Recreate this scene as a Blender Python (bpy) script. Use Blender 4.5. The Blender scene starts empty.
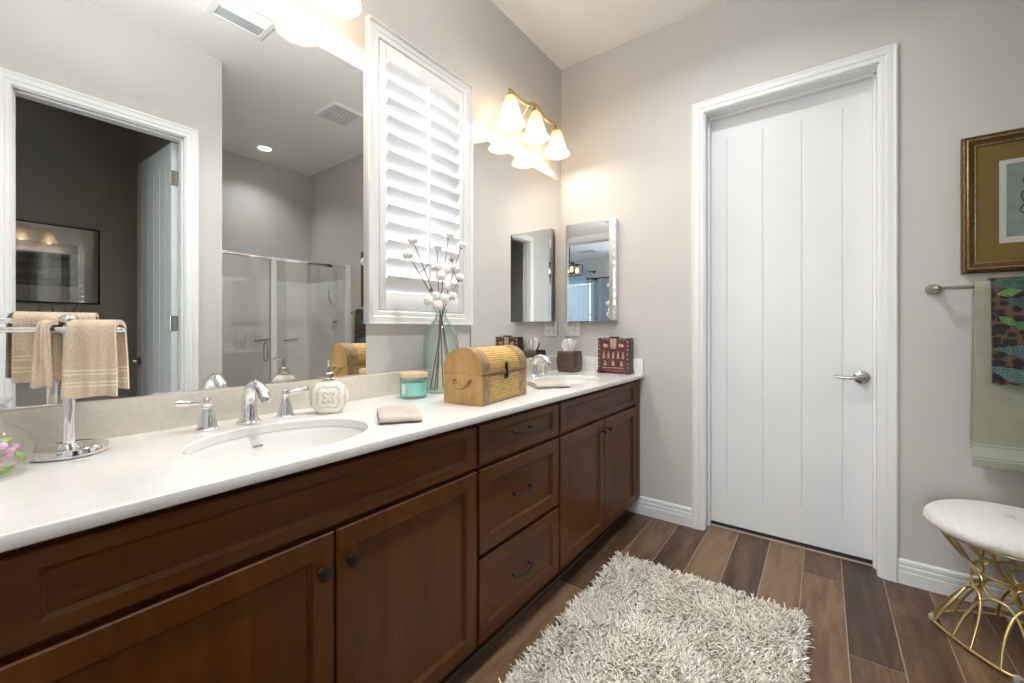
import bpy, bmesh, math, random
from mathutils import Vector, Matrix
random.seed(7)
PI = math.pi
SC = bpy.context.scene
COL = SC.collection

# ------------------------------------------------------------------ camera, world, exposure
cam_d = bpy.data.cameras.new('camera')
cam_d.sensor_width = 36.0
cam_d.lens = 14.707
cam_d.shift_y = -0.0118
cam_d.clip_start = 0.02
cam = bpy.data.objects.new('camera', cam_d)
COL.objects.link(cam)
cam.location = (0, 0, 1.178)
cam.rotation_euler = (PI / 2, 0, math.radians(36.557))
SC.camera = cam

world = bpy.data.worlds.new('overcast_sky')
SC.world = world
world.use_nodes = True
wbg = world.node_tree.nodes['Background']
wbg.inputs[0].default_value = (0.82, 0.91, 1.0, 1)
wbg.inputs[1].default_value = 6.4

SC.view_settings.view_transform = 'Standard'
SC.view_settings.look = 'None'
SC.view_settings.exposure = 0.16
SC.view_settings.gamma = 1.0
SC.view_settings.use_curve_mapping = False
SC.cycles.use_denoising = True
SC.cycles.max_bounces = 14
SC.cycles.diffuse_bounces = 5
SC.cycles.glossy_bounces = 8
SC.cycles.transmission_bounces = 8
SC.cycles.transparent_max_bounces = 14
SC.cycles.sample_clamp_indirect = 6.0
SC.cycles.caustics_reflective = False
SC.cycles.caustics_refractive = False


def area_light(name, loc, rot, sx, sy, power, color, shape='RECTANGLE', spread=None):
    l = bpy.data.lights.new(name, 'AREA')
    l.shape = shape
    l.size = sx
    if shape == 'RECTANGLE':
        l.size_y = sy
    l.energy = power
    l.color = color
    if spread:
        l.spread = spread
    o = bpy.data.objects.new(name, l)
    COL.objects.link(o)
    o.location = loc
    o.rotation_euler = rot
    return o


# room dimensions
XA, YB, CZ, XD, YK, XS = -1.52, 2.647, 3.058, 0.36, -0.40, 2.02
YW = 1.148          # end of the right wall, side of the shower alcove
CT = 0.8935         # where things stand on the counter (its top is at 0.893)
# daylight outside the windows; the last two are added fill
area_light('daylight_bath_window', (-2.35, 1.35, 2.2), (0, math.radians(-100), 0), 1.6, 1.6, 5, (0.93, 0.97, 1.0))
area_light('daylight_bedroom_window', (2.4, -5.5, 1.7), (math.radians(90), 0, 0), 1.7, 2.0, 3, (0.80, 0.90, 1.0))
area_light('fill_light_bedroom_far_left', (-0.45, -5.5, 1.6), (math.radians(90), 0, 0), 1.8, 2.0, 92, (0.90, 0.95, 1.0))  # added fill, shines through the doorway from an unseen window
area_light('fill_light_bedroom_side', (-2.3, -2.6, 1.7), (0, math.radians(-90), 0), 2.0, 2.2, 52, (0.86, 0.93, 1.0))  # added fill from the bedroom side, out of view

# ------------------------------------------------------------------ materials
def new_mat(name):
    m = bpy.data.materials.new(name)
    m.use_nodes = True
    nt = m.node_tree
    return m, nt, nt.nodes['Principled BSDF']


def N(nt, typ, **kw):
    n = nt.nodes.new(typ)
    for k, v in kw.items():
        if k.startswith('i_'):
            key = k[2:]
            key = int(key) if key.isdigit() else key.replace('_', ' ')
            n.inputs[key].default_value = v
        else:
            setattr(n, k, v)
    return n


def ramp(nt, stops):
    r = nt.nodes.new('ShaderNodeValToRGB')
    e = r.color_ramp.elements
    while len(e) < len(stops):
        e.new(0.5)
    for i, (p, c) in enumerate(stops):
        e[i].position = p
        e[i].color = (*c, 1)
    return r


def coords(nt, scale=(1, 1, 1), kind='Object', loc=(0, 0, 0)):
    tc = nt.nodes.new('ShaderNodeTexCoord')
    mp = nt.nodes.new('ShaderNodeMapping')
    mp.inputs['Scale'].default_value = scale
    mp.inputs['Location'].default_value = loc
    nt.links.new(tc.outputs[kind], mp.inputs['Vector'])
    return mp.outputs['Vector']


def simple(name, color, rough=0.5, metal=0.0, spec=0.5, var=0.0, vscale=8.0, bump=0.0, bscale=200.0, bdist=0.002,
           coat=0.0, sss=0.0, stretch=(1, 1, 1), sheen=0.0, bdetail=3.0):
    m, nt, p = new_mat(name)
    L = nt.links.new
    p.inputs['Roughness'].default_value = rough
    p.inputs['Metallic'].default_value = metal
    p.inputs['Specular IOR Level'].default_value = spec
    p.inputs['Coat Weight'].default_value = coat
    p.inputs['Sheen Weight'].default_value = sheen
    v = coords(nt, stretch)
    n = N(nt, 'ShaderNodeTexNoise', i_Scale=vscale, i_Detail=4.0)
    L(v, n.inputs['Vector'])
    a = tuple(max(0, c * (1 - var)) for c in color)
    b = tuple(min(1, c * (1 + var)) for c in color)
    r = ramp(nt, [(0.3, a), (0.7, b)])
    L(n.outputs['Fac'], r.inputs['Fac'])
    L(r.outputs['Color'], p.inputs['Base Color'])
    if bump:
        n2 = N(nt, 'ShaderNodeTexNoise', i_Scale=bscale, i_Detail=bdetail)
        L(v, n2.inputs['Vector'])
        bp = N(nt, 'ShaderNodeBump', i_Strength=bump, i_Distance=bdist)
        L(n2.outputs['Fac'], bp.inputs['Height'])
        L(bp.outputs['Normal'], p.inputs['Normal'])
    return m


def wood(name, dark, mid, light, stretch, rough=0.35, coat=0.0, scale=1.0, bump=0.08, rnd=False, spec=0.5):
    m, nt, p = new_mat(name)
    L = nt.links.new
    v = coords(nt, stretch)
    if rnd:
        at = N(nt, 'ShaderNodeAttribute', attribute_name='rnd')
        add = N(nt, 'ShaderNodeVectorMath', operation='MULTIPLY_ADD')
        L(at.outputs['Vector'], add.inputs[0])
        add.inputs[1].default_value = (17, 31, 13)
        L(v, add.inputs[2])
        v = add.outputs[0]
    n1 = N(nt, 'ShaderNodeTexNoise', i_Scale=3.0 * scale, i_Detail=6.0, i_Roughness=0.62, i_Distortion=0.6)
    L(v, n1.inputs['Vector'])
    n2 = N(nt, 'ShaderNodeTexNoise', i_Scale=22.0 * scale, i_Detail=4.0, i_Roughness=0.7)
    L(v, n2.inputs['Vector'])
    mx = N(nt, 'ShaderNodeMath', operation='MULTIPLY_ADD')
    L(n2.outputs['Fac'], mx.inputs[0])
    mx.inputs[1].default_value = 0.35
    sub = N(nt, 'ShaderNodeMath', operation='SUBTRACT')
    L(n1.outputs['Fac'], sub.inputs[0])
    sub.inputs[1].default_value = 0.175
    L(sub.outputs[0], mx.inputs[2])
    fac = mx.outputs[0]
    if rnd:
        a2 = N(nt, 'ShaderNodeMath', operation='MULTIPLY_ADD')
        L(at.outputs['Fac'], a2.inputs[0])
        a2.inputs[1].default_value = 0.46
        s2 = N(nt, 'ShaderNodeMath', operation='SUBTRACT')
        L(fac, s2.inputs[0])
        s2.inputs[1].default_value = 0.23
        L(s2.outputs[0], a2.inputs[2])
        fac = a2.outputs[0]
    r = ramp(nt, [(0.25, dark), (0.5, mid), (0.75, light)])
    L(fac, r.inputs['Fac'])
    L(r.outputs['Color'], p.inputs['Base Color'])
    p.inputs['Roughness'].default_value = rough
    p.inputs['Coat Weight'].default_value = coat
    p.inputs['Coat Roughness'].default_value = 0.15
    p.inputs['Specular IOR Level'].default_value = spec
    bp = N(nt, 'ShaderNodeBump', i_Strength=bump, i_Distance=0.001)
    L(n2.outputs['Fac'], bp.inputs['Height'])
    L(bp.outputs['Normal'], p.inputs['Normal'])
    return m


def schlick(nt, f0=0.04, boost=1.0):
    lw = N(nt, 'ShaderNodeLayerWeight', i_Blend=0.5)
    pw = N(nt, 'ShaderNodeMath', operation='POWER')
    pw.inputs[1].default_value = 5.0
    nt.links.new(lw.outputs['Facing'], pw.inputs[0])
    ma = N(nt, 'ShaderNodeMath', operation='MULTIPLY_ADD', use_clamp=True)
    ma.inputs[1].default_value = 0.9 * boost
    ma.inputs[2].default_value = f0 * boost
    nt.links.new(pw.outputs[0], ma.inputs[0])
    return ma.outputs[0]


def thin_glass(name, tint=(0.96, 0.98, 0.97), ior=1.5, rough=0.0, boost=1.0, haze=0.0, hazecol=(0.9, 0.95, 0.93)):
    m, nt, p = new_mat(name)
    nt.nodes.remove(p)
    L = nt.links.new
    out = nt.nodes['Material Output']
    tr = N(nt, 'ShaderNodeBsdfTransparent', i_Color=(*tint, 1))
    gl = N(nt, 'ShaderNodeBsdfGlossy', i_Roughness=rough)
    src = tr.outputs[0]
    if haze:
        df = N(nt, 'ShaderNodeBsdfDiffuse', i_Color=(*hazecol, 1))
        mh = N(nt, 'ShaderNodeMixShader', i_0=haze)
        L(tr.outputs[0], mh.inputs[1])
        L(df.outputs[0], mh.inputs[2])
        src = mh.outputs[0]
    mi = N(nt, 'ShaderNodeMixShader')
    L(schlick(nt, ((ior - 1) / (ior + 1)) ** 2, boost), mi.inputs[0])
    L(src, mi.inputs[1])
    L(gl.outputs[0], mi.inputs[2])
    L(mi.outputs[0], out.inputs['Surface'])
    return m


def emit_mat(name, color, strength):
    m, nt, p = new_mat(name)
    p.inputs['Base Color'].default_value = (*color, 1)
    p.inputs['Emission Color'].default_value = (*color, 1)
    p.inputs['Emission Strength'].default_value = strength
    return m


M = {}
M['wall'] = simple('greige_wall_paint', (0.585, 0.57, 0.545), 0.75, var=0.012, vscale=3, bump=0.12, bscale=160, bdist=0.001, spec=0.2)
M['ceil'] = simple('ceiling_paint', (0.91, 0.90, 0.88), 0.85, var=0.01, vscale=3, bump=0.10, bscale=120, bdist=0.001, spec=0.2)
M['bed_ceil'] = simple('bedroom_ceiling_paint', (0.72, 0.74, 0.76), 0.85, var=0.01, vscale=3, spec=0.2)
M['trim'] = simple('white_trim_paint', (0.80, 0.80, 0.80), 0.35, var=0.01, vscale=5, spec=0.4)
M['door'] = simple('white_door_paint', (0.77, 0.775, 0.78), 0.42, var=0.012, vscale=4, bump=0.03, bscale=90, bdist=0.0006, spec=0.35)
M['shutter'] = simple('white_shutter_paint', (0.86, 0.86, 0.87), 0.38, var=0.005, vscale=4)
M['cab_v'] = wood('cabinet_wood_vertical', (0.060, 0.0185, 0.0020), (0.090, 0.0280, 0.0022), (0.124, 0.041, 0.0042), (6, 6, 0.7), rough=0.36, coat=0.03, bump=0.015, spec=0.26)
M['cab_h'] = wood('cabinet_wood_horizontal', (0.060, 0.0185, 0.0020), (0.090, 0.0280, 0.0022), (0.124, 0.041, 0.0042), (6, 0.7, 6), rough=0.36, coat=0.03, bump=0.015, spec=0.26)
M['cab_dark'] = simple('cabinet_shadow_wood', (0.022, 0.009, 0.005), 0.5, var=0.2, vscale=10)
M['plank'] = wood('wood_look_plank_tile', (0.042, 0.021, 0.010), (0.112, 0.061, 0.030), (0.212, 0.130, 0.071), (7, 0.8, 7), rough=0.42, bump=0.15, rnd=True)
M['grout'] = simple('tan_grout', (0.36, 0.29, 0.23), 0.9, var=0.1, vscale=40, bump=0.2)
M['quartz'] = simple('white_quartz', (0.84, 0.83, 0.81), 0.16, var=0.02, vscale=30, coat=0.1)
M['splash'] = simple('cream_backsplash_stone', (0.70, 0.645, 0.56), 0.3, var=0.05, vscale=60, coat=0.1)
M['porcelain'] = simple('white_porcelain', (0.86, 0.85, 0.82), 0.08, var=0.005, coat=0.5)
M['chrome'] = simple('polished_chrome', (0.86, 0.87, 0.89), 0.06, metal=1.0, var=0.005)
M['nickel'] = simple('brushed_nickel', (0.50, 0.47, 0.43), 0.24, metal=1.0, var=0.03)
M['bronze'] = simple('oil_rubbed_bronze', (0.035, 0.028, 0.025), 0.34, metal=0.7, var=0.15, vscale=30)
M['mirror'] = simple('mirror_silver', (0.93, 0.94, 0.935), 0.0, metal=1.0, var=0.0)
M['mirror_edge'] = simple('mirror_glass_edge', (0.20, 0.27, 0.23), 0.2, var=0.02)
M['brass'] = simple('warm_brass', (0.62, 0.46, 0.20), 0.26, metal=1.0, var=0.06, vscale=20)
M['goldwire'] = simple('gold_painted_wire', (0.72, 0.56, 0.24), 0.30, metal=1.0, var=0.05, vscale=20)
M['antique'] = simple('antique_brass', (0.28, 0.20, 0.10), 0.35, metal=1.0, var=0.2, vscale=20)
M['black'] = simple('black_iron', (0.012, 0.012, 0.013), 0.4, metal=0.4, var=0.1)
M['plastic'] = simple('white_plastic', (0.82, 0.82, 0.80), 0.35, var=0.005)
M['slot'] = simple('dark_slot', (0.03, 0.03, 0.03), 0.6, var=0.05)
M['ventgrey'] = simple('vent_shadow_grey', (0.42, 0.44, 0.46), 0.7, var=0.1)
M['surround'] = simple('white_shower_surround', (0.88, 0.875, 0.83), 0.2, var=0.01)
M['glass'] = thin_glass('clear_shower_glass', (0.988, 0.992, 0.984), 1.5, boost=2.3)
M['pane'] = thin_glass('window_pane_glass', (0.97, 0.98, 0.98), 1.45)
M['picglass'] = thin_glass('picture_glass', (0.97, 0.97, 0.97), 1.65, boost=1.6)
M['clearglass'] = thin_glass('clear_bottle_glass', (0.985, 0.985, 0.98), 1.45, boost=1.1, haze=0.012, hazecol=(0.95, 0.95, 0.92))
M['mirrorbulb'] = emit_mat('lit_bulb', (1.0, 0.93, 0.80), 30.0)


def vase_glass(name, thin, thick, haze):
    """thin glass whose colour deepens towards the rim of the shape, where one looks through more glass"""
    m, nt, p = new_mat(name)
    nt.nodes.remove(p)
    L = nt.links.new
    out = nt.nodes['Material Output']
    lw = N(nt, 'ShaderNodeLayerWeight', i_Blend=0.35)
    r = ramp(nt, [(0.0, thin), (0.85, thick)])
    L(lw.outputs['Facing'], r.inputs['Fac'])
    tr = N(nt, 'ShaderNodeBsdfTransparent')
    L(r.outputs['Color'], tr.inputs['Color'])
    df = N(nt, 'ShaderNodeBsdfDiffuse', i_Color=(*thick, 1))
    mh = N(nt, 'ShaderNodeMixShader', i_0=haze)
    L(tr.outputs[0], mh.inputs[1])
    L(df.outputs[0], mh.inputs[2])
    gl = N(nt, 'ShaderNodeBsdfGlossy', i_Roughness=0.02)
    mi = N(nt, 'ShaderNodeMixShader')
    L(schlick(nt, 0.035), mi.inputs[0])
    L(mh.outputs[0], mi.inputs[1])
    L(gl.outputs[0], mi.inputs[2])
    L(mi.outputs[0], out.inputs['Surface'])
    return m


M['vase'] = vase_glass('pale_aqua_glass', (0.975, 0.99, 0.985), (0.74, 0.87, 0.85), 0.03)
M['aqua'] = vase_glass('teal_candle_glass', (0.88, 0.985, 0.975), (0.55, 0.89, 0.87), 0.06)


def shade_mat():
    m, nt, p = new_mat('frosted_lamp_glass')
    p.inputs['Base Color'].default_value = (0.80, 0.70, 0.58, 1)
    p.inputs['Roughness'].default_value = 0.4
    p.inputs['Emission Color'].default_value = (1.0, 0.83, 0.58, 1)
    p.inputs['Emission Strength'].default_value = 0.12
    L = nt.links.new
    out = nt.nodes['Material Output']
    t = N(nt, 'ShaderNodeBsdfTranslucent', i_Color=(0.50, 0.41, 0.31, 1))
    mi = N(nt, 'ShaderNodeMixShader', i_0=0.26)
    L(p.outputs[0], mi.inputs[1])
    L(t.outputs[0], mi.inputs[2])
    tp = N(nt, 'ShaderNodeBsdfTransparent', i_Color=(1.0, 0.93, 0.80, 1))
    m2 = N(nt, 'ShaderNodeMixShader', i_0=0.42)
    L(mi.outputs[0], m2.inputs[1])
    L(tp.outputs[0], m2.inputs[2])
    L(m2.outputs[0], out.inputs['Surface'])
    return m


M['shade'] = shade_mat()


def terry(name, color, band=None, bandcol=None, bump=0.9):
    """looped towelling; band: list of (z0, z1) of the flat woven stripes"""
    m, nt, p = new_mat(name)
    L = nt.links.new
    v = coords(nt)
    n = N(nt, 'ShaderNodeTexNoise', i_Scale=260.0, i_Detail=2.0)
    L(v, n.inputs['Vector'])
    n0 = N(nt, 'ShaderNodeTexNoise', i_Scale=14.0, i_Detail=3.0)
    L(v, n0.inputs['Vector'])
    r = ramp(nt, [(0.3, tuple(c * 0.80 for c in color)), (0.7, tuple(min(1, c * 1.10) for c in color))])
    mixf = N(nt, 'ShaderNodeMath', operation='ADD')
    L(n.outputs['Fac'], mixf.inputs[0])
    L(n0.outputs['Fac'], mixf.inputs[1])
    hal = N(nt, 'ShaderNodeMath', operation='MULTIPLY')
    hal.inputs[1].default_value = 0.5
    L(mixf.outputs[0], hal.inputs[0])
    L(hal.outputs[0], r.inputs['Fac'])
    col = r.outputs['Color']
    hgt = n.outputs['Fac']
    if band:
        g = N(nt, 'ShaderNodeNewGeometry')
        s = N(nt, 'ShaderNodeSeparateXYZ')
        L(g.outputs['Position'], s.inputs[0])
        tot = None
        for a, b in band:
            c1 = N(nt, 'ShaderNodeMath', operation='COMPARE')
            c1.inputs[1].default_value = (a + b) / 2
            c1.inputs[2].default_value = (b - a) / 2
            L(s.outputs['Z'], c1.inputs[0])
            if tot is None:
                tot = c1.outputs[0]
            else:
                ad = N(nt, 'ShaderNodeMath', operation='ADD', use_clamp=True)
                L(tot, ad.inputs[0])
                L(c1.outputs[0], ad.inputs[1])
                tot = ad.outputs[0]
        mc = N(nt, 'ShaderNodeMix', data_type='RGBA')
        L(tot, mc.inputs['Factor'])
        L(col, mc.inputs['A'])
        mc.inputs['B'].default_value = (*bandcol, 1)
        col = mc.outputs['Result']
    L(col, p.inputs['Base Color'])
    p.inputs['Roughness'].default_value = 0.95
    p.inputs['Specular IOR Level'].default_value = 0.1
    p.inputs['Sheen Weight'].default_value = 0.25
    bp = N(nt, 'ShaderNodeBump', i_Strength=bump, i_Distance=0.0025)
    L(hgt, bp.inputs['Height'])
    L(bp.outputs['Normal'], p.inputs['Normal'])
    return m


# ------------------------------------------------------------------ mesh helpers
def BM():
    return bmesh.new()


def box(bm, x0, x1, y0, y1, z0, z1, bev=0.0, seg=2, M4=None):
    v = [bm.verts.new(c) for c in ((x0, y0, z0), (x1, y0, z0), (x1, y1, z0), (x0, y1, z0),
                                   (x0, y0, z1), (x1, y0, z1), (x1, y1, z1), (x0, y1, z1))]
    fs = [bm.faces.new([v[i] for i in q]) for q in ((0, 3, 2, 1), (4, 5, 6, 7), (0, 1, 5, 4), (1, 2, 6, 5), (2, 3, 7, 6), (3, 0, 4, 7))]
    vs = set(v)
    if bev:
        es = {e for f in fs for e in f.edges}
        r = bmesh.ops.bevel(bm, geom=list(es), offset=bev, segments=seg, profile=0.5, affect='EDGES')
        vs = {x for f in r['faces'] for x in f.verts}
        for f in list(bm.faces):
            if any(x in vs for x in f.verts):
                vs.update(f.verts)
    if M4 is not None:
        bmesh.ops.transform(bm, matrix=M4, verts=[x for x in vs if x.is_valid])
    return bm


def loft(bm, rings, cap0=True, cap1=True, closed=True, loop=False):
    R = [[bm.verts.new(p) for p in r] for r in rings]
    n = len(R[0])
    last = len(R) if loop else len(R) - 1
    for i in range(last):
        a, b = R[i], R[(i + 1) % len(R)]
        for j in range(n if closed else n - 1):
            k = (j + 1) % n
            try:
                bm.faces.new((a[j], a[k], b[k], b[j]))
            except ValueError:
                pass
    if not loop and closed:
        if cap0:
            bm.faces.new(list(reversed(R[0])))
        if cap1:
            bm.faces.new(R[-1])
    return R


def lathe(bm, prof, c=(0, 0, 0), n=32, cap0=True, cap1=True, mat4=None, sx=1.0, sy=1.0):
    rings = []
    for r, z in prof:
        r = max(r, 1e-5)
        ring = [Vector((r * sx * math.cos(2 * PI * k / n), r * sy * math.sin(2 * PI * k / n), z)) for k in range(n)]
        if mat4 is not None:
            ring = [mat4 @ p for p in ring]
        rings.append([p + Vector(c) for p in ring])
    return loft(bm, rings, cap0, cap1)


def spline(pts, per=8, closed=False):
    P = [Vector(p) for p in pts]
    out = []
    n = len(P)
    rng = n if closed else n - 1
    for i in range(rng):
        p0 = P[(i - 1) % n] if closed or i > 0 else P[0] * 2 - P[1]
        p1, p2 = P[i], P[(i + 1) % n]
        p3 = P[(i + 2) % n] if closed or i + 2 < n else P[-1] * 2 - P[-2]
        for k in range(per):
            t = k / per
            out.append(0.5 * ((2 * p1) + (-p0 + p2) * t + (2 * p0 - 5 * p1 + 4 * p2 - p3) * t * t + (-p0 + 3 * p1 - 3 * p2 + p3) * t ** 3))
    if not closed:
        out.append(P[-1])
    return out


def tube(bm, pts, r, n=10, closed=False, flat=1.0):
    P = [Vector(p) for p in pts]
    m = len(P)
    rad = r if isinstance(r, (list, tuple)) else [r] * m
    T = []
    for i in range(m):
        if closed:
            t = P[(i + 1) % m] - P[(i - 1) % m]
        else:
            t = P[min(i + 1, m - 1)] - P[max(i - 1, 0)]
        T.append(t.normalized())
    up = Vector((0, 0, 1)) if abs(T[0].z) < 0.9 else Vector((1, 0, 0))
    nrm = (up - T[0] * up.dot(T[0])).normalized()
    rings = []
    for i in range(m):
        nrm = (nrm - T[i] * nrm.dot(T[i])).normalized()
        b = T[i].cross(nrm)
        rings.append([P[i] + (nrm * math.cos(2 * PI * k / n) * flat + b * math.sin(2 * PI * k / n)) * rad[i] for k in range(n)])
    loft(bm, rings, loop=closed)
    return bm


def ball(bm, c, r, sub=2, scale=(1, 1, 1), mat4=None):
    g = bmesh.ops.create_icosphere(bm, subdivisions=sub, radius=r)
    for v in g['verts']:
        p = Vector((v.co.x * scale[0], v.co.y * scale[1], v.co.z * scale[2]))
        if mat4 is not None:
            p = mat4 @ p
        v.co = p + Vector(c)
    return g['verts']


def rot_z(a, about=(0, 0, 0)):
    t = Matrix.Translation(Vector(about))
    return t @ Matrix.Rotation(a, 4, 'Z') @ t.inverted()


def ring_panel(bm, to3, a0, a1, b0, b1, prof, fill=True):
    """concentric rectangles in the plane (a, b): prof is a list of (inset, out); to3(a, b, out) gives the point"""
    rings = []
    for ins, out in prof:
        rings.append([to3(a0 + ins, b0 + ins, out), to3(a1 - ins, b0 + ins, out), to3(a1 - ins, b1 - ins, out), to3(a0 + ins, b1 - ins, out)])
    loft(bm, rings, cap0=True, cap1=fill)


def wall_mesh(bm, axis, face, back, s0, s1, z0, z1, holes=()):
    """a wall slab with openings, one connected mesh; axis 'x': slab normal along x, runs along y"""
    S = sorted({s0, s1, *[h[0] for h in holes], *[h[1] for h in holes]})
    Z = sorted({z0, z1, *[h[2] for h in holes], *[h[3] for h in holes]})
    V = {}

    def v(d, s, z):
        k = (d, s, z)
        if k not in V:
            V[k] = bm.verts.new((d, s, z) if axis == 'x' else (s, d, z))
        return V[k]

    def solid(i, j):
        if i < 0 or j < 0 or i >= len(S) - 1 or j >= len(Z) - 1:
            return False
        cs, cz = (S[i] + S[i + 1]) / 2, (Z[j] + Z[j + 1]) / 2
        return not any(h[0] < cs < h[1] and h[2] < cz < h[3] for h in holes)
    for i in range(len(S) - 1):
        for j in range(len(Z) - 1):
            if not solid(i, j):
                continue
            a, b, c, d = S[i], S[i + 1], Z[j], Z[j + 1]
            for D in (face, back):
                bm.faces.new((v(D, a, c), v(D, b, c), v(D, b, d), v(D, a, d)))
            for (di, dj, e) in ((-1, 0, ((a, c), (a, d))), (1, 0, ((b, c), (b, d))), (0, -1, ((a, c), (b, c))), (0, 1, ((a, d), (b, d)))):
                if not solid(i + di, j + dj):
                    p, q = e
                    bm.faces.new((v(face, *p), v(face, *q), v(back, *q), v(back, *p)))


def casing(bm, axis, face, sign, s0, s1, z0, ztop, w=0.083, t=0.02):
    """moulded door or window casing around three or four sides: (s0..s1, ..ztop) is the inner edge, z0 None for a door"""
    prof = [(0.0, 0.0), (0.0, 0.010), (0.006, 0.013), (0.022, 0.013), (0.027, 0.017), (0.050, 0.017), (0.056, t), (w - 0.006, t), (w, t - 0.005), (w, 0.0)]

    def P(s, z, d):
        return (face + sign * d, s, z) if axis == 'x' else (s, face + sign * d, z)
    if z0 is None:
        st = [(s0, 0.0, -1, 0), (s0, ztop, -1, 1), (s1, ztop, 1, 1), (s1, 0.0, 1, 0)]
        rings = [[P(s + ds * o, z + dz * o, d) for o, d in prof] for s, z, ds, dz in st]
        loft(bm, rings)
    else:
        st = [(s0, z0, -1, -1), (s0, ztop, -1, 1), (s1, ztop, 1, 1), (s1, z0, 1, -1)]
        rings = [[P(s + ds * o, z + dz * o, d) for o, d in prof] for s, z, ds, dz in st]
        loft(bm, rings, loop=True)


def base_loc(o):
    v = Vector((0, 0, 0))
    while o is not None:
        v += o.location
        o = o.parent
    return v


def finish(bm, smooth):
    bmesh.ops.remove_doubles(bm, verts=bm.verts, dist=1e-6)
    bmesh.ops.recalc_face_normals(bm, faces=bm.faces)
    if smooth:
        lim = math.radians(smooth if smooth is not True else 38)
        for f in bm.faces:
            f.smooth = True
        for e in bm.edges:
            if len(e.link_faces) == 2 and e.calc_face_angle(0) > lim:
                e.smooth = False


def obj(name, bm, mat, parent=None, smooth=38, loc=None, label=None):
    """link one mesh object; the bmesh holds world coordinates"""
    finish(bm, smooth)
    me = bpy.data.meshes.new(name)
    off = base_loc(parent) if parent else Vector(loc or (0, 0, 0))
    bmesh.ops.translate(bm, verts=bm.verts, vec=-off)
    bm.to_mesh(me)
    bm.free()
    for m in (mat if isinstance(mat, (list, tuple)) else [mat]):
        me.materials.append(M[m] if isinstance(m, str) else m)
    o = bpy.data.objects.new(name, me)
    COL.objects.link(o)
    if parent:
        o.parent = parent
    else:
        o.location = off
    if label:
        o['label'] = label
    return o


def tag(o, label, cat, group=None):
    o['label'] = label
    o['category'] = cat
    if group:
        o['group'] = group
    return o


def thing(name, label, cat, loc=(0, 0, 0), group=None):
    o = bpy.data.objects.new(name, None)
    o.empty_display_size = 0.05
    COL.objects.link(o)
    o.location = loc
    return tag(o, label, cat, group)


def struct(name, bm, mat, parent=None, smooth=0):
    o = obj(name, bm, mat, parent, smooth)
    o['kind'] = 'structure'
    return o


def solo(name, bm, mat, label, cat, group=None, smooth=38):
    xs = [v.co for v in bm.verts]
    c = ((min(p.x for p in xs) + max(p.x for p in xs)) / 2, (min(p.y for p in xs) + max(p.y for p in xs)) / 2, min(p.z for p in xs))
    return tag(obj(name, bm, mat, None, smooth, loc=c), label, cat, group)


def copy_thing(root, delta, label=None):
    """a copy of a thing with copies of its parts and sub-parts"""
    r = root.copy()
    COL.objects.link(r)
    r.location = root.location + Vector(delta)
    if label:
        r['label'] = label
    for ch in list(root.children):
        c = ch.copy()
        COL.objects.link(c)
        c.parent = r
        for g in ch.children:
            d = g.copy()
            COL.objects.link(d)
            d.parent = c
    return r


# ================================================================== THE ROOM
WT = 0.12
# floor: plank tiles, every plank a slab of the same floor mesh, over a grout bed
def build_floor():
    fx0, fx1, fy0, fy1 = XA - WT, 3.42, -5.02, YB + 0.30
    bm = BM()
    box(bm, fx0, fx1, fy0, fy1, -0.06, -0.0015)
    fl = struct('floor', bm, 'grout')
    me = bpy.data.meshes.new('floor_planks')
    verts, faces, rnd = [], [], []
    w, ln, g = 0.1545, 0.92, 0.0016
    joints = {-0.85: 1.714, -0.696: 2.47, -0.5415: 2.53, -0.387: 2.60, -0.2325: 2.119, -0.078: 2.04, 0.0765: 2.48, 0.231: 1.95, 0.3855: 2.36}
    x = -0.85 - w * 6
    k = 0
    while x < fx1:
        xa_, xb_ = max(x, fx0), min(x + w, fx1)
        # joint phase of this row of planks
        ph = None
        for jx, jy in joints.items():
            if abs(jx - (x + w)) < 0.03:
                ph = jy
        if ph is None:
            ph = random.random() * ln
        y = ph - ln * 10
        while y < fy1:
            ya_, yb_ = max(y, fy0), min(y + ln, fy1)
            if yb_ - ya_ > 0.01 and xb_ - xa_ > 0.01:
                b = len(verts)
                e = 0.0012
                verts += [(xa_ + g, ya_ + g, -0.0015), (xb_ - g, ya_ + g, -0.0015), (xb_ - g, yb_ - g, -0.0015), (xa_ + g, yb_ - g, -0.0015),
                          (xa_ + g + e, ya_ + g + e, 0), (xb_ - g - e, ya_ + g + e, 0), (xb_ - g - e, yb_ - g - e, 0), (xa_ + g + e, yb_ - g - e, 0)]
                faces += [(b + 4, b + 5, b + 6, b + 7), (b, b + 1, b + 5, b + 4), (b + 1, b + 2, b + 6, b + 5), (b + 2, b + 3, b + 7, b + 6), (b + 3, b, b + 4, b + 7)]
                rv = random.random()
                rnd += [rv] * 8
            y += ln
        x += w
        k += 1
    me.from_pydata(verts, [], faces)
    at = me.attributes.new('rnd', 'FLOAT', 'POINT')
    at.data.foreach_set('value', rnd)
    me.materials.append(M['plank'])
    o = bpy.data.objects.new('floor_planks', me)
    COL.objects.link(o)
    o.parent = fl
    o['kind'] = 'structure'


build_floor()

bm = BM(); box(bm, XA - WT, XS + WT, YK - 0.06, YB + 0.3, CZ, CZ + 0.1); struct('ceiling', bm, 'ceil')
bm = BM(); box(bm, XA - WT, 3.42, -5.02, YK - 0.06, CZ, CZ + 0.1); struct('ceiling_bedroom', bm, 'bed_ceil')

# left wall (mirrors and window)
WY0, WY1, WZ0, WZ1 = 1.088, 1.609, 1.259, 2.415     # window opening
bm = BM(); wall_mesh(bm, 'x', XA, XA - WT, YK - WT, YB + WT, 0, CZ, [(WY0, WY1, WZ0, WZ1)]); struct('wall_left', bm, 'wall')
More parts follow.
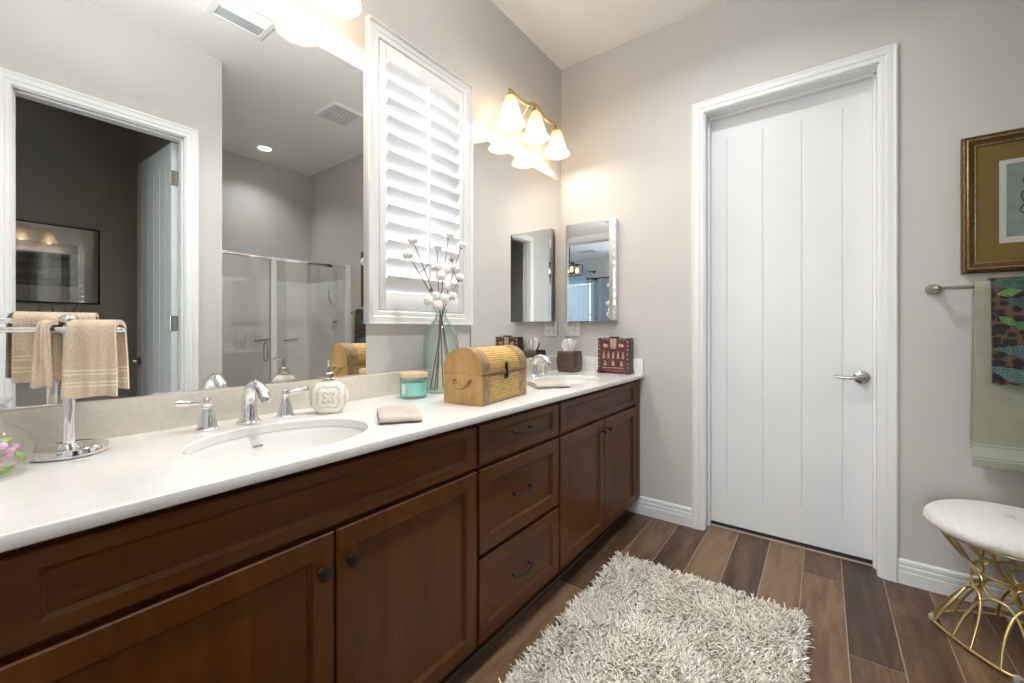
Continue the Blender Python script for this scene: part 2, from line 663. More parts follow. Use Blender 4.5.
# far wall with the plank door
DX0, DX1, DZ = -0.556, 0.218, 2.449
bm = BM(); wall_mesh(bm, 'y', YB, YB + WT, XA, XS + WT, 0, CZ, [(DX0, DX1, 0, DZ)]); struct('wall_far', bm, 'wall')
# right wall with the open doorway to the toilet room
EY0, EY1, EZ = 0.197, 0.938, 2.449
bm = BM(); wall_mesh(bm, 'x', XD, XD + WT, YK, YW, 0, CZ, [(EY0, EY1, 0, EZ)]); struct('wall_right', bm, 'wall')
# wall between the toilet room and the shower
bm = BM(); wall_mesh(bm, 'y', YW, YW - WT, XD + WT, XS, 0, CZ); struct('wall_shower_side', bm, 'wall')
bm = BM(); wall_mesh(bm, 'x', XS, XS + WT, YK, YB, 0, CZ); struct('wall_shower_back', bm, 'wall')
# wall behind the camera with the cased opening to the bedroom
KX0, KX1, KZ = -0.72, 0.275, 2.47
bm = BM(); wall_mesh(bm, 'y', YK, YK - WT, XA, 3.42, 0, CZ, [(KX0, KX1, 0, KZ)]); struct('wall_near', bm, 'wall')
# the bedroom beyond
BX0, BX1, BY = XA - WT, 3.30, -4.90
bm = BM(); wall_mesh(bm, 'x', BX0, BX0 - WT, BY, YK - WT, 0, CZ, [(-3.7, -1.5, 0.7, 2.4)]); struct('wall_bedroom_left', bm, 'wall')
bm = BM(); wall_mesh(bm, 'x', BX1, BX1 + WT, BY, YK - WT, 0, CZ); struct('wall_bedroom_right', bm, 'wall')
bm = BM(); wall_mesh(bm, 'y', BY, BY - WT, BX0 - WT, BX1 + WT, 0, CZ, [(1.80, 3.10, 0.7, 2.45), (-1.35, 0.45, 0.6, 2.45)]); struct('wall_bedroom_far', bm, 'wall')

# casings
bm = BM(); casing(bm, 'y', YB, -1, DX0, DX1, None, DZ, w=0.066); struct('trim_1', bm, 'trim', smooth=25)
bm = BM(); casing(bm, 'x', XD, -1, EY0, EY1, None, EZ, w=0.070); struct('trim_2', bm, 'trim', smooth=25)
bm = BM(); casing(bm, 'y', YK, 1, KX0, KX1, None, KZ); struct('trim_3', bm, 'trim', smooth=25)


def jamb(name, axis, s0, s1, zt, d0, d1, stop):
    bm = BM()
    t = 0.006
    for (a0, a1, z0, z1) in ((s0 - 0.001, s0 + t, 0, zt), (s1 - t, s1 + 0.001, 0, zt), (s0, s1, zt - t, zt + 0.001)):
        if axis == 'y':
            box(bm, a0, a1, d0, d1, z0, z1)
        else:
            box(bm, d0, d1, a0, a1, z0, z1)
    # the stop strip the door closes against
    w = 0.010
    for (a0, a1, z0, z1) in ((s0 + t, s0 + t + w, 0, zt - t), (s1 - t - w, s1 - t, 0, zt - t), (s0 + t, s1 - t, zt - t - w, zt - t)):
        if axis == 'y':
            box(bm, a0, a1, stop[0], stop[1], z0, z1, 0.001)
        else:
            box(bm, stop[0], stop[1], a0, a1, z0, z1, 0.001)
    return struct(name, bm, 'trim')


jamb('trim_4', 'y', DX0, DX1, DZ, YB - 0.001, YB + WT + 0.05, (YB + 0.072, YB + 0.108))
jamb('trim_5', 'x', EY0, EY1, EZ, XD - 0.001, XD + WT + 0.001, (XD + 0.03, XD + 0.065))
jamb('trim_6', 'y', KX0, KX1, KZ, YK - WT - 0.001, YK + 0.001, (YK - 0.08, YK - 0.04))
bm = BM(); box(bm, DX0 - 0.05, DX1 + 0.09, YB + WT, YB + WT + 0.04, 0, 2.6); struct('wall_beyond_door', bm, 'slot')
# tile lip under the door
bm = BM(); box(bm, DX0 + 0.006, DX1 - 0.006, YB + 0.085, YB + 0.10, 0, 0.006, 0.001); struct('trim_7', bm, 'grout')


def baseboard(name, axis, face, sign, s0, s1):
    prof = [(0, 0), (0.016, 0), (0.016, 0.045), (0.0160, 0.056), (0.0115, 0.060), (0.0145, 0.064), (0.0145, 0.080), (0.0085, 0.084), (0.0085, 0.088), (0.0125, 0.091), (0.0115, 0.104), (0.005, 0.111), (0, 0.112)]
    bm = BM()
    rings = []
    for s in (s0, s1):
        rings.append([(face + sign * d, s, z) if axis == 'x' else (s, face + sign * d, z) for d, z in prof])
    loft(bm, rings)
    return struct(name, bm, 'trim', smooth=20)


baseboard('baseboard_far', 'y', YB, -1, -1.02, DX0 - 0.066)
baseboard('baseboard_far_right', 'y', YB, -1, DX1 + 0.066, 1.15)
baseboard('baseboard_right', 'x', XD, -1, EY1 + 0.070, YW)
baseboard('baseboard_right_near', 'x', XD, -1, YK, EY0 - 0.070)
baseboard('baseboard_toilet_room', 'x', XS, -1, YK, YW - WT)
baseboard('baseboard_bedroom', 'y', BY, 1, BX0, BX1)


# ------------------------------------------------------------------ plank doors
def lever_bms(rose, c, ndir, ldir):
    """rosette and curved lever: c on the door face, ndir out of the door, ldir along the lever"""
    c, n, l = Vector(c), Vector(ndir), Vector(ldir)
    m4 = Matrix((( n.cross(Vector((0, 0, 1))).x, 0, n.x, 0), (n.cross(Vector((0, 0, 1))).y, 0, n.y, 0), (0, 1, 0, 0), (0, 0, 0, 1)))
    a = BM()
    lathe(a, [(0.0, 0.0), (0.033, 0.0), (0.034, 0.004), (0.030, 0.010), (0.018, 0.014), (0.013, 0.020), (0.012, 0.045), (0.0, 0.046)], c, 28, mat4=m4)
    b = BM()
    up = Vector((0, 0, 1))
    pts = [c + n * 0.046 + l * -0.012, c + n * 0.050 + l * 0.01 + up * 0.001, c + n * 0.052 + l * 0.04 + up * -0.001,
           c + n * 0.052 + l * 0.07 + up * -0.002, c + n * 0.050 + l * 0.095 + up * 0.001, c + n * 0.046 + l * 0.112 + up * 0.006]
    sp = spline(pts, 6)
    k = len(sp)
    tube(b, sp, [0.011 - 0.006 * (i / (k - 1)) for i in range(k)], 12)
    return a, b


def plank_door(name, x0, x1, z0, z1, groove_x, gz0, gz1, m4, hinge_at, handle_x, handle_dir):
    """a smooth slab with routed V grooves that stop short of top and bottom; local: x along, y 0 is the seen face, +y into the slab"""
    bm = BM()
    t = 0.040
    xs = [x0]
    for g in groove_x:
        xs += [g - 0.005, g, g + 0.005]
    xs.append(x1)
    zs = [z0, gz0 - 0.006, gz0, gz1, gz1 + 0.006, z1]
    V = {}
    for side, yf, s in ((0, 0.0, 1), (1, t, -1)):
        for i, x in enumerate(xs):
            for j, z in enumerate(zs):
                is_g = i > 0 and i < len(xs) - 1 and (i - 2) % 3 == 0 and j in (2, 3)
                V[side, i, j] = bm.verts.new((x, yf + (0.0045 * s if is_g else 0), z))
        for i in range(len(xs) - 1):
            for j in range(len(zs) - 1):
                bm.faces.new((V[side, i, j], V[side, i + 1, j], V[side, i + 1, j + 1], V[side, i, j + 1]))
    ni, nj = len(xs) - 1, len(zs) - 1
    for i in range(ni):
        for j in (0, nj):
            bm.faces.new((V[0, i, j], V[0, i + 1, j], V[1, i + 1, j], V[1, i, j]))
    for j in range(nj):
        for i in (0, ni):
            bm.faces.new((V[0, i, j], V[0, i, j + 1], V[1, i, j + 1], V[1, i, j]))
    bmesh.ops.transform(bm, matrix=m4, verts=bm.verts)
    d = struct(name, bm, 'door', smooth=10)
    R3 = m4.to_3x3()
    for face, nd in ((0.0, -1), (t, 1)):
        a, b = lever_bms(None, m4 @ Vector((handle_x, face, 0.935)), R3 @ Vector((0, nd, 0)), R3 @ Vector((handle_dir, 0, 0)))
        h = obj('door_handle', a, 'nickel', d, label='brushed nickel lever handle')
        obj('lever', b, 'nickel', h)
    for hz in (0.25, 1.22, 2.2):
        bm = BM()
        hx = x0 if hinge_at == 0 else x1
        sg = -1 if hinge_at == 0 else 1
        box(bm, min(hx, hx + sg * 0.004), max(hx, hx + sg * 0.004), t - 0.036, t + 0.001, hz - 0.05, hz + 0.05)
        lathe(bm, [(0.006, hz - 0.052), (0.006, hz + 0.052)], (hx + sg * 0.004, t + 0.004, 0), 12)
        bmesh.ops.transform(bm, matrix=m4, verts=bm.verts)
        obj('hinge', bm, 'nickel', d)
    return d


plank_door('door_1', DX0 + 0.0075, DX1 - 0.007, 0.022, DZ - 0.01, [-0.455, -0.270, -0.088, 0.087], 0.21, 2.31,
           Matrix.Translation((0, YB + 0.110, 0)), 0, 0.160, -1)
# the open door of the toilet room: hinged at the far side of its opening, swung into that room
m4 = Matrix.Translation((XD + WT + 0.012, EY1 - 0.002, 0)) @ Matrix.Rotation(math.radians(-2.5), 4, 'Z') @ Matrix.Diagonal((1, -1, 1, 1)).to_4x4()
plank_door('door_2', 0.0, 0.705, 0.022, EZ - 0.012, [0.10, 0.22, 0.34, 0.46, 0.585], 0.21, 2.31, m4, 0, 0.645, -1)

# ------------------------------------------------------------------ windows
def window(name, axis, opening, face, depth, out, panes):
    s0, s1, z0, z1 = opening
    bm = BM()
    t = 0.045

    def b(a0, a1, c0, c1, d0=0.0, d1=0.05):
        lo, hi = sorted((face + out * (depth + d0), face + out * (depth + d1)))
        if axis == 'x':
            box(bm, lo, hi, a0, a1, c0, c1, 0.002)
        else:
            box(bm, a0, a1, lo, hi, c0, c1, 0.002)
    b(s0, s0 + t, z0, z1); b(s1 - t, s1, z0, z1); b(s0 + t, s1 - t, z0, z0 + t); b(s0 + t, s1 - t, z1 - t, z1)
    mz = (z0 + z1) / 2
    b(s0 + t, s1 - t, mz - 0.02, mz + 0.02)
    w = struct(name, bm, 'trim')
    for a, c in ((z0 + t, mz - 0.02), (mz + 0.02, z1 - t)):
        bm = BM()
        lo, hi = sorted((face + out * (depth + 0.022), face + out * (depth + 0.028)))
        if axis == 'x':
            box(bm, lo, hi, s0 + t, s1 - t, a, c)
        else:
            box(bm, s0 + t, s1 - t, lo, hi, a, c)
        obj('pane', bm, 'pane', w)
    return w


w1 = window('window_1', 'x', (WY0, WY1, WZ0, WZ1), XA, 0.068, -1, 2)
bm = BM(); casing(bm, 'x', XA, 1, WY0, WY1, WZ0, WZ1, w=0.058, t=0.028); struct('window_frame', bm, 'trim', w1, smooth=25)
window('window_2', 'y', (1.80, 3.10, 0.7, 2.45), BY, 0.06, -1, 2)
window('added_window_4', 'y', (-1.35, 0.45, 0.6, 2.45), BY, 0.06, -1, 2)  # unseen window added to let low fill through the doorway
window('added_window_3', 'x', (-3.7, -1.5, 0.7, 2.4), BX0, 0.06, -1, 2)  # unseen side window, added for its fill light

# plantation shutter in window 1
sh = thing('plantation_shutter', 'white louvred plantation shutter filling the window between the two wall mirrors', 'shutter', (XA, (WY0 + WY1) / 2, WZ0))
bm = BM()
SY0, SY1, SZ0, SZ1 = WY0 + 0.004, WY1 - 0.004, WZ0 + 0.004, WZ1 - 0.004
sx0, sx1 = XA - 0.022, XA + 0.012
LY0, LY1, LZ0, LZ1 = 1.125, 1.572, 1.340, 2.340
box(bm, sx0, sx1, SY0, LY0, SZ0, SZ1, 0.003)
obj('stile', bm, 'shutter', sh)
bm = BM(); box(bm, sx0, sx1, LY1, SY1, SZ0, SZ1, 0.003); obj('stile', bm, 'shutter', sh)
bm = BM(); box(bm, sx0, sx1, LY0, LY1, SZ0, LZ0, 0.003); obj('rail', bm, 'shutter', sh)
bm = BM(); box(bm, sx0, sx1, LY0, LY1, LZ1, SZ1, 0.003); obj('rail', bm, 'shutter', sh)
NL = 13
for k in range(NL):
    zc = LZ0 + (k + 0.5) * (LZ1 - LZ0) / NL
    bm = BM()
    rings = []
    for yy in (LY0 + 0.001, LY1 - 0.001):
        ring = []
        for j in range(20):
            a = 2 * PI * j / 20
            px, pz = 0.0445 * math.cos(a), 0.0055 * math.sin(a)
            tl = math.radians(50)
            ring.append((XA - 0.006 + px * math.cos(tl) - pz * math.sin(tl), yy, zc + px * math.sin(tl) + pz * math.cos(tl)))
        rings.append(ring)
    loft(bm, rings)
    obj('louver', bm, 'shutter', sh)
bm = BM(); box(bm, XA + 0.030, XA + 0.040, 1.343, 1.355, LZ0 + 0.02, LZ1 - 0.02, 0.003); obj('tilt_rod', bm, 'shutter', sh)
bm = BM(); box(bm, XA + 0.012, XA + 0.020, SY1 - 0.012, SY1 - 0.003, 2.20, 2.27, 0.002); obj('hinge', bm, 'shutter', sh)
bm = BM(); box(bm, XA + 0.012, XA + 0.020, SY1 - 0.012, SY1 - 0.003, 1.40, 1.47, 0.002); obj('hinge', bm, 'shutter', sh)

# ================================================================== VANITY
FX = -0.937
DOORPROF = [(0.0, -0.020), (0.0, -0.003), (0.003, 0.0), (0.052, 0.0), (0.0525, -0.0015), (0.0605, -0.0085), (0.0610, -0.0105), (0.063, -0.0105)]


def front(name, y0, y1, z0, z1, parent, grain):
    bm = BM()
    sb = 0.55 if z1 - z0 < 0.2 else 1.0      # slim rails on the low fronts
    rings = []
    for ins, o in DOORPROF:
        ib = ins if ins < 0.01 else ins - 0.052 * (1 - sb)
        rings.append([(FX + o, y0 + ins, z0 + ib), (FX + o, y1 - ins, z0 + ib), (FX + o, y1 - ins, z1 - ib), (FX + o, y0 + ins, z1 - ib)])
    loft(bm, rings)
    return obj(name, bm, grain, parent, smooth=0)


def knob(y, z, parent):
    bm = BM()
    m = Matrix.Rotation(PI / 2, 4, 'Y')
    lathe(bm, [(0.0, 0), (0.009, 0), (0.009, 0.002), (0.006, 0.005), (0.006, 0.012), (0.010, 0.015), (0.0165, 0.019), (0.0165, 0.023), (0.0135, 0.024), (0.0135, 0.026), (0.0105, 0.027), (0.0105, 0.029), (0.0, 0.030)], (FX, y, z), 24, mat4=m)
    obj('knob', bm, 'bronze', parent, label='dark bronze round knob')


def pull(y, z, parent):
    bm = BM()
    h = 0.052
    pts = [(FX + 0.000, y - h, z), (FX + 0.018, y - h, z), (FX + 0.026, y - h + 0.012, z - 0.003), (FX + 0.030, y - 0.02, z - 0.008), (FX + 0.031, y, z - 0.009),
           (FX + 0.030, y + 0.02, z - 0.008), (FX + 0.026, y + h - 0.012, z - 0.003), (FX + 0.018, y + h, z), (FX + 0.000, y + h, z)]
    sp = spline(pts, 5)
    tube(bm, sp, 0.0048, 10)
    for s in (-1, 1):
        ball(bm, (FX + 0.020, y + s * (h + 0.004), z), 0.0085, 2, (0.8, 1.3, 0.9))
    obj('pull_handle', bm, 'bronze', parent, label='dark bronze curved drawer pull')


def carcass(t, y0, y1):
    bm = BM()
    # open box with face frame: sides, bottom, back, top rail; recessed toe kick
    xb, xf = XA + 0.002, FX - 0.021
    box(bm, xb, xf, y0 + 0.001, y0 + 0.019, 0.095, 0.866); box(bm, xb, xf, y1 - 0.019, y1 - 0.001, 0.095, 0.866)
    box(bm, xb, xf, y0 + 0.019, y1 - 0.019, 0.095, 0.112); box(bm, xb, xb + 0.010, y0 + 0.019, y1 - 0.019, 0.112, 0.866)
    box(bm, xf - 0.008, xf, y0 + 0.019, y1 - 0.019, 0.112, 0.866)
    obj('cabinet_body', bm, 'cab_v', t)
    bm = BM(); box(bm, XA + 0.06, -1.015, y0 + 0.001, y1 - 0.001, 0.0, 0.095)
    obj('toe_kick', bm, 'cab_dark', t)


t = thing('sink_cabinet', 'dark brown vanity base unit with two doors under the nearer left sink', 'cabinet', (-1.23, 0.33, 0))
carcass(t, YK + 0.004, 1.072)
front('false_front', 0.028, 1.066, 0.710, 0.850, t, 'cab_h')
d = front('door', 0.028, 0.551, 0.100, 0.696, t, 'cab_v'); knob(0.518, 0.613, d)
d = front('door', 0.557, 1.066, 0.100, 0.696, t, 'cab_v'); knob(0.592, 0.613, d)
bm = BM(); box(bm, FX - 0.020, FX, YK + 0.004, 0.022, 0.100, 0.850, 0.002); obj('filler_panel', bm, 'cab_v', t)
t = thing('drawer_cabinet', 'dark brown vanity unit of three stacked drawers between the two sink units', 'cabinet', (-1.23, 1.35, 0))
carcass(t, 1.072, 1.619)
for z0, z1 in ((0.712, 0.850), (0.404, 0.696), (0.100, 0.389)):
    d = front('drawer', 1.079, 1.613, z0, z1, t, 'cab_h')
    pull(1.318, (z0 + z1) / 2 + (0.012 if z1 > 0.8 else 0.012), d)
t = thing('sink_cabinet', 'dark brown vanity base unit with two doors at the far end, against the door wall', 'cabinet', (-1.23, 2.13, 0))
carcass(t, 1.619, YB - 0.002)
front('false_front', 1.626, 2.575, 0.712, 0.850, t, 'cab_h')
d = front('door', 1.626, 2.098, 0.100, 0.696, t, 'cab_v'); knob(2.066, 0.640, d)
d = front('door', 2.104, 2.575, 0.100, 0.696, t, 'cab_v'); knob(2.136, 0.640, d)
bm = BM(); box(bm, FX - 0.020, FX - 0.002, 2.580, YB - 0.002, 0.100, 0.866, 0.001); obj('filler_panel', bm, 'cab_v', t)

# countertop with two oval cut-outs
SINKS = [(-1.165, 0.545, 0.180, 0.222), (-1.165, 2.115, 0.180, 0.222)]
t = thing('countertop', 'long white quartz vanity countertop with cream backsplash below the mirrors', 'countertop', (-1.2, 1.1, 0.868))


def slab_with_holes(bm, x0, x1, y0, y1, z0, z1, holes, n=64):
    """rectangular slab; each hole sits in a block of its own along y"""
    cuts = [y0] + [(holes[i][1] + holes[i + 1][1]) / 2 for i in range(len(holes) - 1)] + [y1]
    tops, e = [], 0.003
    for (cx, cy, rx, ry), ya, yb in zip(holes, cuts[:-1], cuts[1:]):
        for z, rr in ((z1, e), (z0, 0.0)):
            inner, outer = [], []
            for k in range(n):
                a = 2 * PI * (k + 0.5) / n
                c, s = math.cos(a), math.sin(a)
                inner.append((cx + (rx + rr) * c, cy + (ry + rr) * s, z))
                # ray to the rectangle
                tx = ((x1 - cx) if c > 0 else (x0 - cx)) / c
                ty = ((yb - cy) if s > 0 else (ya - cy)) / s
                q = min(tx, ty)
                outer.append([cx + c * q, cy + s * q, z])
            for corner in ((x0, ya), (x1, ya), (x1, yb), (x0, yb)):
                k = min(range(n), key=lambda i: (outer[i][0] - corner[0]) ** 2 + (outer[i][1] - corner[1]) ** 2)
                outer[k][0], outer[k][1] = corner
            vi = [bm.verts.new(p) for p in inner]
            vo = [bm.verts.new(p) for p in outer]
            for k in range(n):
                j = (k + 1) % n
                bm.faces.new((vi[k], vi[j], vo[j], vo[k]))
            tops.append((vi, vo))
        (ti, to), (bi, bo) = tops[-2], tops[-1]
        mid = [bm.verts.new((cx + rx * math.cos(2 * PI * (k + .5) / n), cy + ry * math.sin(2 * PI * (k + .5) / n), z1 - e)) for k in range(n)]
        for k in range(n):
            j = (k + 1) % n
            bm.faces.new((ti[k], ti[j], mid[j], mid[k]))
            bm.faces.new((mid[k], mid[j], bi[j], bi[k]))
            pk, pj = to[k].co, to[j].co
            on = any(abs(pk[i] - q) < 1e-6 and abs(pj[i] - q) < 1e-6 for i, q in ((0, x0), (0, x1), (1, y0), (1, y1)))
            if on:
                bm.faces.new((to[k], to[j], bo[j], bo[k]))


bm = BM()
slab_with_holes(bm, XA + 0.001, -0.9155, YK + 0.003, YB - 0.001, 0.868, 0.893, SINKS)
# eased front edge
rings = []
for yy in (YK + 0.003, YB - 0.001):
    rings.append([(-0.9155, yy, 0.868), (-0.9125, yy, 0.870), (-0.9115, yy, 0.872), (-0.9115, yy, 0.893 - 0.004), (-0.9127, yy, 0.893 - 0.0012), (-0.9155, yy, 0.893)])
loft(bm, rings)
obj('slab', bm, 'quartz', t, smooth=30)
bm = BM(); box(bm, XA + 0.001, XA + 0.020, YK + 0.003, YB - 0.001, 0.893, 0.990, 0.002); obj('backsplash', bm, 'splash', t, label='cream stone backsplash strip')
bm = BM(); box(bm, XA + 0.021, -0.9155, YB - 0.020, YB - 0.001, 0.893, 0.990, 0.002); obj('side_splash', bm, 'quartz', t)

# undermount oval sinks
for i, (cx, cy, rx, ry) in enumerate(SINKS):
    lab = ['white oval undermount basin nearer the camera, in front of the soap dispenser', 'white oval undermount basin at the far end, beside the tissue box'][i]
    t = thing('sink_basin', lab, 'sink', (cx, cy, 0.72), 'undermount basins')
    bm = BM()
    prof = [(1.02, 0.8675), (1.0, 0.864), (0.985, 0.85), (0.96, 0.82), (0.90, 0.785), (0.78, 0.755), (0.55, 0.737), (0.25, 0.730), (0.09, 0.728)]
    rings = [[(cx + rx * s * math.cos(2 * PI * k / 48), cy + ry * s * math.sin(2 * PI * k / 48), z) for k in range(48)] for s, z in prof]
    outer = [[(cx + (rx * s + 0.012) * math.cos(2 * PI * k / 48), cy + (ry * s + 0.012) * math.sin(2 * PI * k / 48), z - 0.012) for k in range(48)] for s, z in reversed(prof)]
    outer[-1] = [(x, y, 0.8675) for x, y, z in outer[-1]]
    loft(bm, rings + outer, loop=True)
    obj('bowl', bm, 'porcelain', t)
    bm = BM(); lathe(bm, [(0.0, 0.722), (0.022, 0.722), (0.024, 0.7300), (0.019, 0.731), (0.016, 0.7285), (0, 0.7285)], (cx, cy, 0), 24); obj('drain', bm, 'chrome', t)
    bm = BM(); tube(bm, [(cx - rx * 0.965, cy - 0.013, 0.833), (cx - rx * 0.966, cy, 0.833), (cx - rx * 0.965, cy + 0.013, 0.833)], 0.0035, 8); obj('overflow_slot', bm, 'nickel', t)

    # widespread faucet
    fx, fy = -1.405, cy + 0.003
    lab = ['chrome widespread faucet with two lever handles behind the nearer sink', 'chrome widespread faucet behind the far sink, half hidden by the wooden chest'][i]
    t = thing('faucet', lab, 'faucet', (fx, fy, CT), 'widespread faucets')
    bm = BM()
    lathe(bm, [(0, CT), (0.031, CT), (0.0315, CT + 0.004), (0.028, CT + 0.008), (0.0245, CT + 0.016), (0.0, CT + 0.017)], (fx, fy, 0), 28)
    obj('spout_base', bm, 'chrome', t)
    bm = BM()
    pts = [(fx, fy, CT + 0.012), (fx - 0.002, fy, CT + 0.045), (fx + 0.002, fy, CT + 0.085), (fx + 0.022, fy, CT + 0.112), (fx + 0.052, fy, CT + 0.119), (fx + 0.085, fy, CT + 0.106), (fx + 0.106, fy, CT + 0.080)]
    sp = spline(pts, 7)
    k = len(sp)
    rad = [0.0235 - 0.0075 * min(1, q / (k * 0.55)) + 0.0015 * max(0, (q / (k - 1) - 0.75)) * 4 for q in range(k)]
    tube(bm, sp, rad, 20)
    s = obj('spout', bm, 'chrome', t)
    bm = BM(); tube(bm, [sp[-1] + Vector((-0.001, 0, 0.002)), sp[-1] + Vector((0.003, 0, -0.006))], 0.0115, 16); obj('aerator', bm, 'nickel', s)
    bm = BM(); lathe(bm, [(0.0028, CT + 0.01), (0.0028, CT + 0.098), (0.006, CT + 0.100), (0.0065, CT + 0.106), (0.003, CT + 0.110), (0, CT + 0.111)], (fx - 0.026, fy, 0), 12); obj('lift_rod', bm, 'chrome', t)
    for s in (-1, 1):
        hy = fy + s * 0.108
        bm = BM()
        lathe(bm, [(0, CT), (0.028, CT), (0.0285, CT + 0.004), (0.025, CT + 0.008), (0.0235, CT + 0.012), (0.021, CT + 0.03), (0.016, CT + 0.050), (0.0125, CT + 0.060), (0.0135, CT + 0.063), (0.0115, CT + 0.067), (0.013, CT + 0.072), (0.014, CT + 0.079), (0.011, CT + 0.087), (0.004, CT + 0.091), (0, CT + 0.0915)], (fx, hy, 0), 28)
        h = obj('handle', bm, 'chrome', t)
        bm = BM()
        pts = [(fx, hy, CT + 0.079), (fx + 0.002, hy + s * 0.022, CT + 0.079), (fx + 0.004, hy + s * 0.044, CT + 0.081), (fx + 0.005, hy + s * 0.066, CT + 0.083), (fx + 0.005, hy + s * 0.077, CT + 0.083)]
        sp2 = spline(pts, 5)
        kk = len(sp2)
        tube(bm, sp2, [0.0052 + 0.0036 * math.sin(PI * min(1, q / (kk - 1)) ** 1.6) for q in range(kk)], 14)
        obj('lever', bm, 'chrome', h)

# ------------------------------------------------------------------ mirrors
def wall_mirror(y0, y1, label):
    t = thing('wall_mirror', label, 'mirror', (XA, (y0 + y1) / 2, 0.993), 'frameless vanity mirrors')
    bm = BM(); box(bm, XA + 0.0005, XA + 0.0050, y0, y1, 0.993, 2.240); obj('mirror_back', bm, 'mirror_edge', t)
    bm = BM(); box(bm, XA + 0.0050, XA + 0.0060, y0 + 0.001, y1 - 0.001, 0.994, 2.239); obj('mirror_glass', bm, 'mirror', t)
    bm = BM(); box(bm, XA + 0.0005, XA + 0.0085, y0, y1, 0.9905, 0.9965, 0.001); obj('bottom_channel', bm, 'chrome', t)


wall_mirror(YK + 0.01, WY0 - 0.059, 'large frameless wall mirror left of the shuttered window, above the near sink')
wall_mirror(WY1 + 0.063, YB - 0.003, 'frameless wall mirror right of the shuttered window, above the far sink')

# medicine cabinet on the far wall
mx0, mx1, mz0, mz1 = -1.452, -1.086, 1.236, 1.912
my = YB - 0.046
t = thing('medicine_cabinet', 'mirrored medicine cabinet on the door wall, right of the room corner', 'cabinet', ((mx0 + mx1) / 2, YB, mz0))
bm = BM(); box(bm, mx0 + 0.002, mx1 - 0.002, my + 0.006, YB - 0.0005, mz0 + 0.002, mz1 - 0.002, 0.001); obj('cabinet_body', bm, 'trim', t)
bm = BM()
ring_panel(bm, lambda a, b, o: (a, my - o, b), mx0, mx1, mz0, mz1, [(0, -0.006), (0, -0.0006), (0.018, 0.0)])
obj('mirror_door', bm, 'mirror', t, smooth=0)

# outlet plate
t = thing('outlet', 'white two-gang wall outlet below the mirrored medicine cabinet', 'outlet', (-1.424, YB, 1.13), None)
bm = BM(); box(bm, -1.480, -1.368, YB - 0.006, YB - 0.0003, 1.128, 1.236, 0.002); obj('cover_plate', bm, 'plastic', t)
for ox in (-1.448, -1.400):
    bm = BM(); box(bm, ox - 0.0165, ox + 0.0165, YB - 0.0085, YB - 0.004, 1.148, 1.216, 0.002); r = obj('receptacle', bm, 'plastic', t)
    for oz in (1.166, 1.200):
        for dx in (-0.006, 0.006):
            bm = BM(); box(bm, ox + dx - 0.0013, ox + dx + 0.0013, YB - 0.0092, YB - 0.008, oz - 0.005, oz + 0.005); obj('slot', bm, 'slot', r)

# ------------------------------------------------------------------ vanity lights
def vanity_light(cy, label, dz=0.0):
    t = thing('vanity_light', label, 'light', (XA, cy, 2.40), 'three-shade vanity lights')
    bx = -1.385
    bm = BM()
    m = Matrix.Rotation(PI / 2, 4, 'Y')
    lathe(bm, [(0, 0), (0.060, 0), (0.062, 0.006), (0.054, 0.014), (0.035, 0.020), (0.012, 0.024), (0, 0.024)], (XA, cy, 2.46), 32, mat4=m, sx=0.9, sy=1.25)
    obj('wall_plate', bm, 'brass', t)
    for s in (-1, 1):
        bm = BM(); tube(bm, spline([(XA + 0.015, cy + s * 0.02, 2.462), (XA + 0.06, cy + s * 0.03, 2.475), (bx - 0.02, cy + s * 0.045, 2.515), (bx, cy + s * 0.05, 2.514)], 5), 0.0055, 10); obj('arm', bm, 'brass', t)
    bm = BM()
    pts = [(bx, cy - 0.262, 2.500), (bx, cy - 0.235, 2.502), (bx, cy - 0.17, 2.491), (bx, cy - 0.10, 2.493), (bx, cy - 0.045, 2.518), (bx, cy, 2.527),
           (bx, cy + 0.045, 2.518), (bx, cy + 0.10, 2.493), (bx, cy + 0.17, 2.491), (bx, cy + 0.235, 2.502), (bx, cy + 0.262, 2.500)]
    tube(bm, spline(pts, 6), 0.0075, 12, flat=1.3)
    obj('wavy_bar', bm, 'brass', t)
    for k in (-1, 0, 1):
        y = cy + k * 0.25
        top = 2.487 if k else 2.506
        bm = BM(); lathe(bm, [(0, top + 0.012), (0.010, top + 0.010), (0.013, top), (0.020, top - 0.014), (0.027, top - 0.020), (0.027, top - 0.026), (0, top - 0.027)], (bx, y, 0), 24); h = obj('socket_cup', bm, 'brass', t)
        zt = 2.462 if k else 2.478
        bm = BM()
        pr = [(0.030, zt), (0.034, zt - 0.010), (0.041, zt - 0.036), (0.049, zt - 0.068), (0.058, zt - 0.098), (0.069, zt - 0.124), (0.080, zt - 0.142), (0.086, zt - 0.149)]
        inn = [(r - 0.0035, z + 0.0008) for r, z in reversed(pr)]
        n = 40
        rings = []
        for r, z in pr + inn:
            rings.append([(bx + r * (1 + 0.012 * math.cos(10 * 2 * PI * q / n)) * math.cos(2 * PI * q / n), y + r * (1 + 0.012 * math.cos(10 * 2 * PI * q / n)) * math.sin(2 * PI * q / n), z) for q in range(n)])
        loft(bm, rings, cap0=False, cap1=False, loop=True)
        s = obj('glass_shade', bm, 'shade', t, smooth=60)
        bm = BM(); ball(bm, (bx, y, zt - 0.085), 0.024, 3, (1, 1, 1.15)); obj('bulb', bm, 'mirrorbulb', s)
        l = bpy.data.lights.new('vanity_bulb', 'POINT')
        l.energy = 5.6
        l.color = (1.0, 0.88, 0.73)
        l.shadow_soft_size = 0.03
        lo = bpy.data.objects.new('vanity_bulb', l)
        COL.objects.link(lo)
        lo.location = (bx, y, zt - 0.125 + dz)
    t.location.z += dz


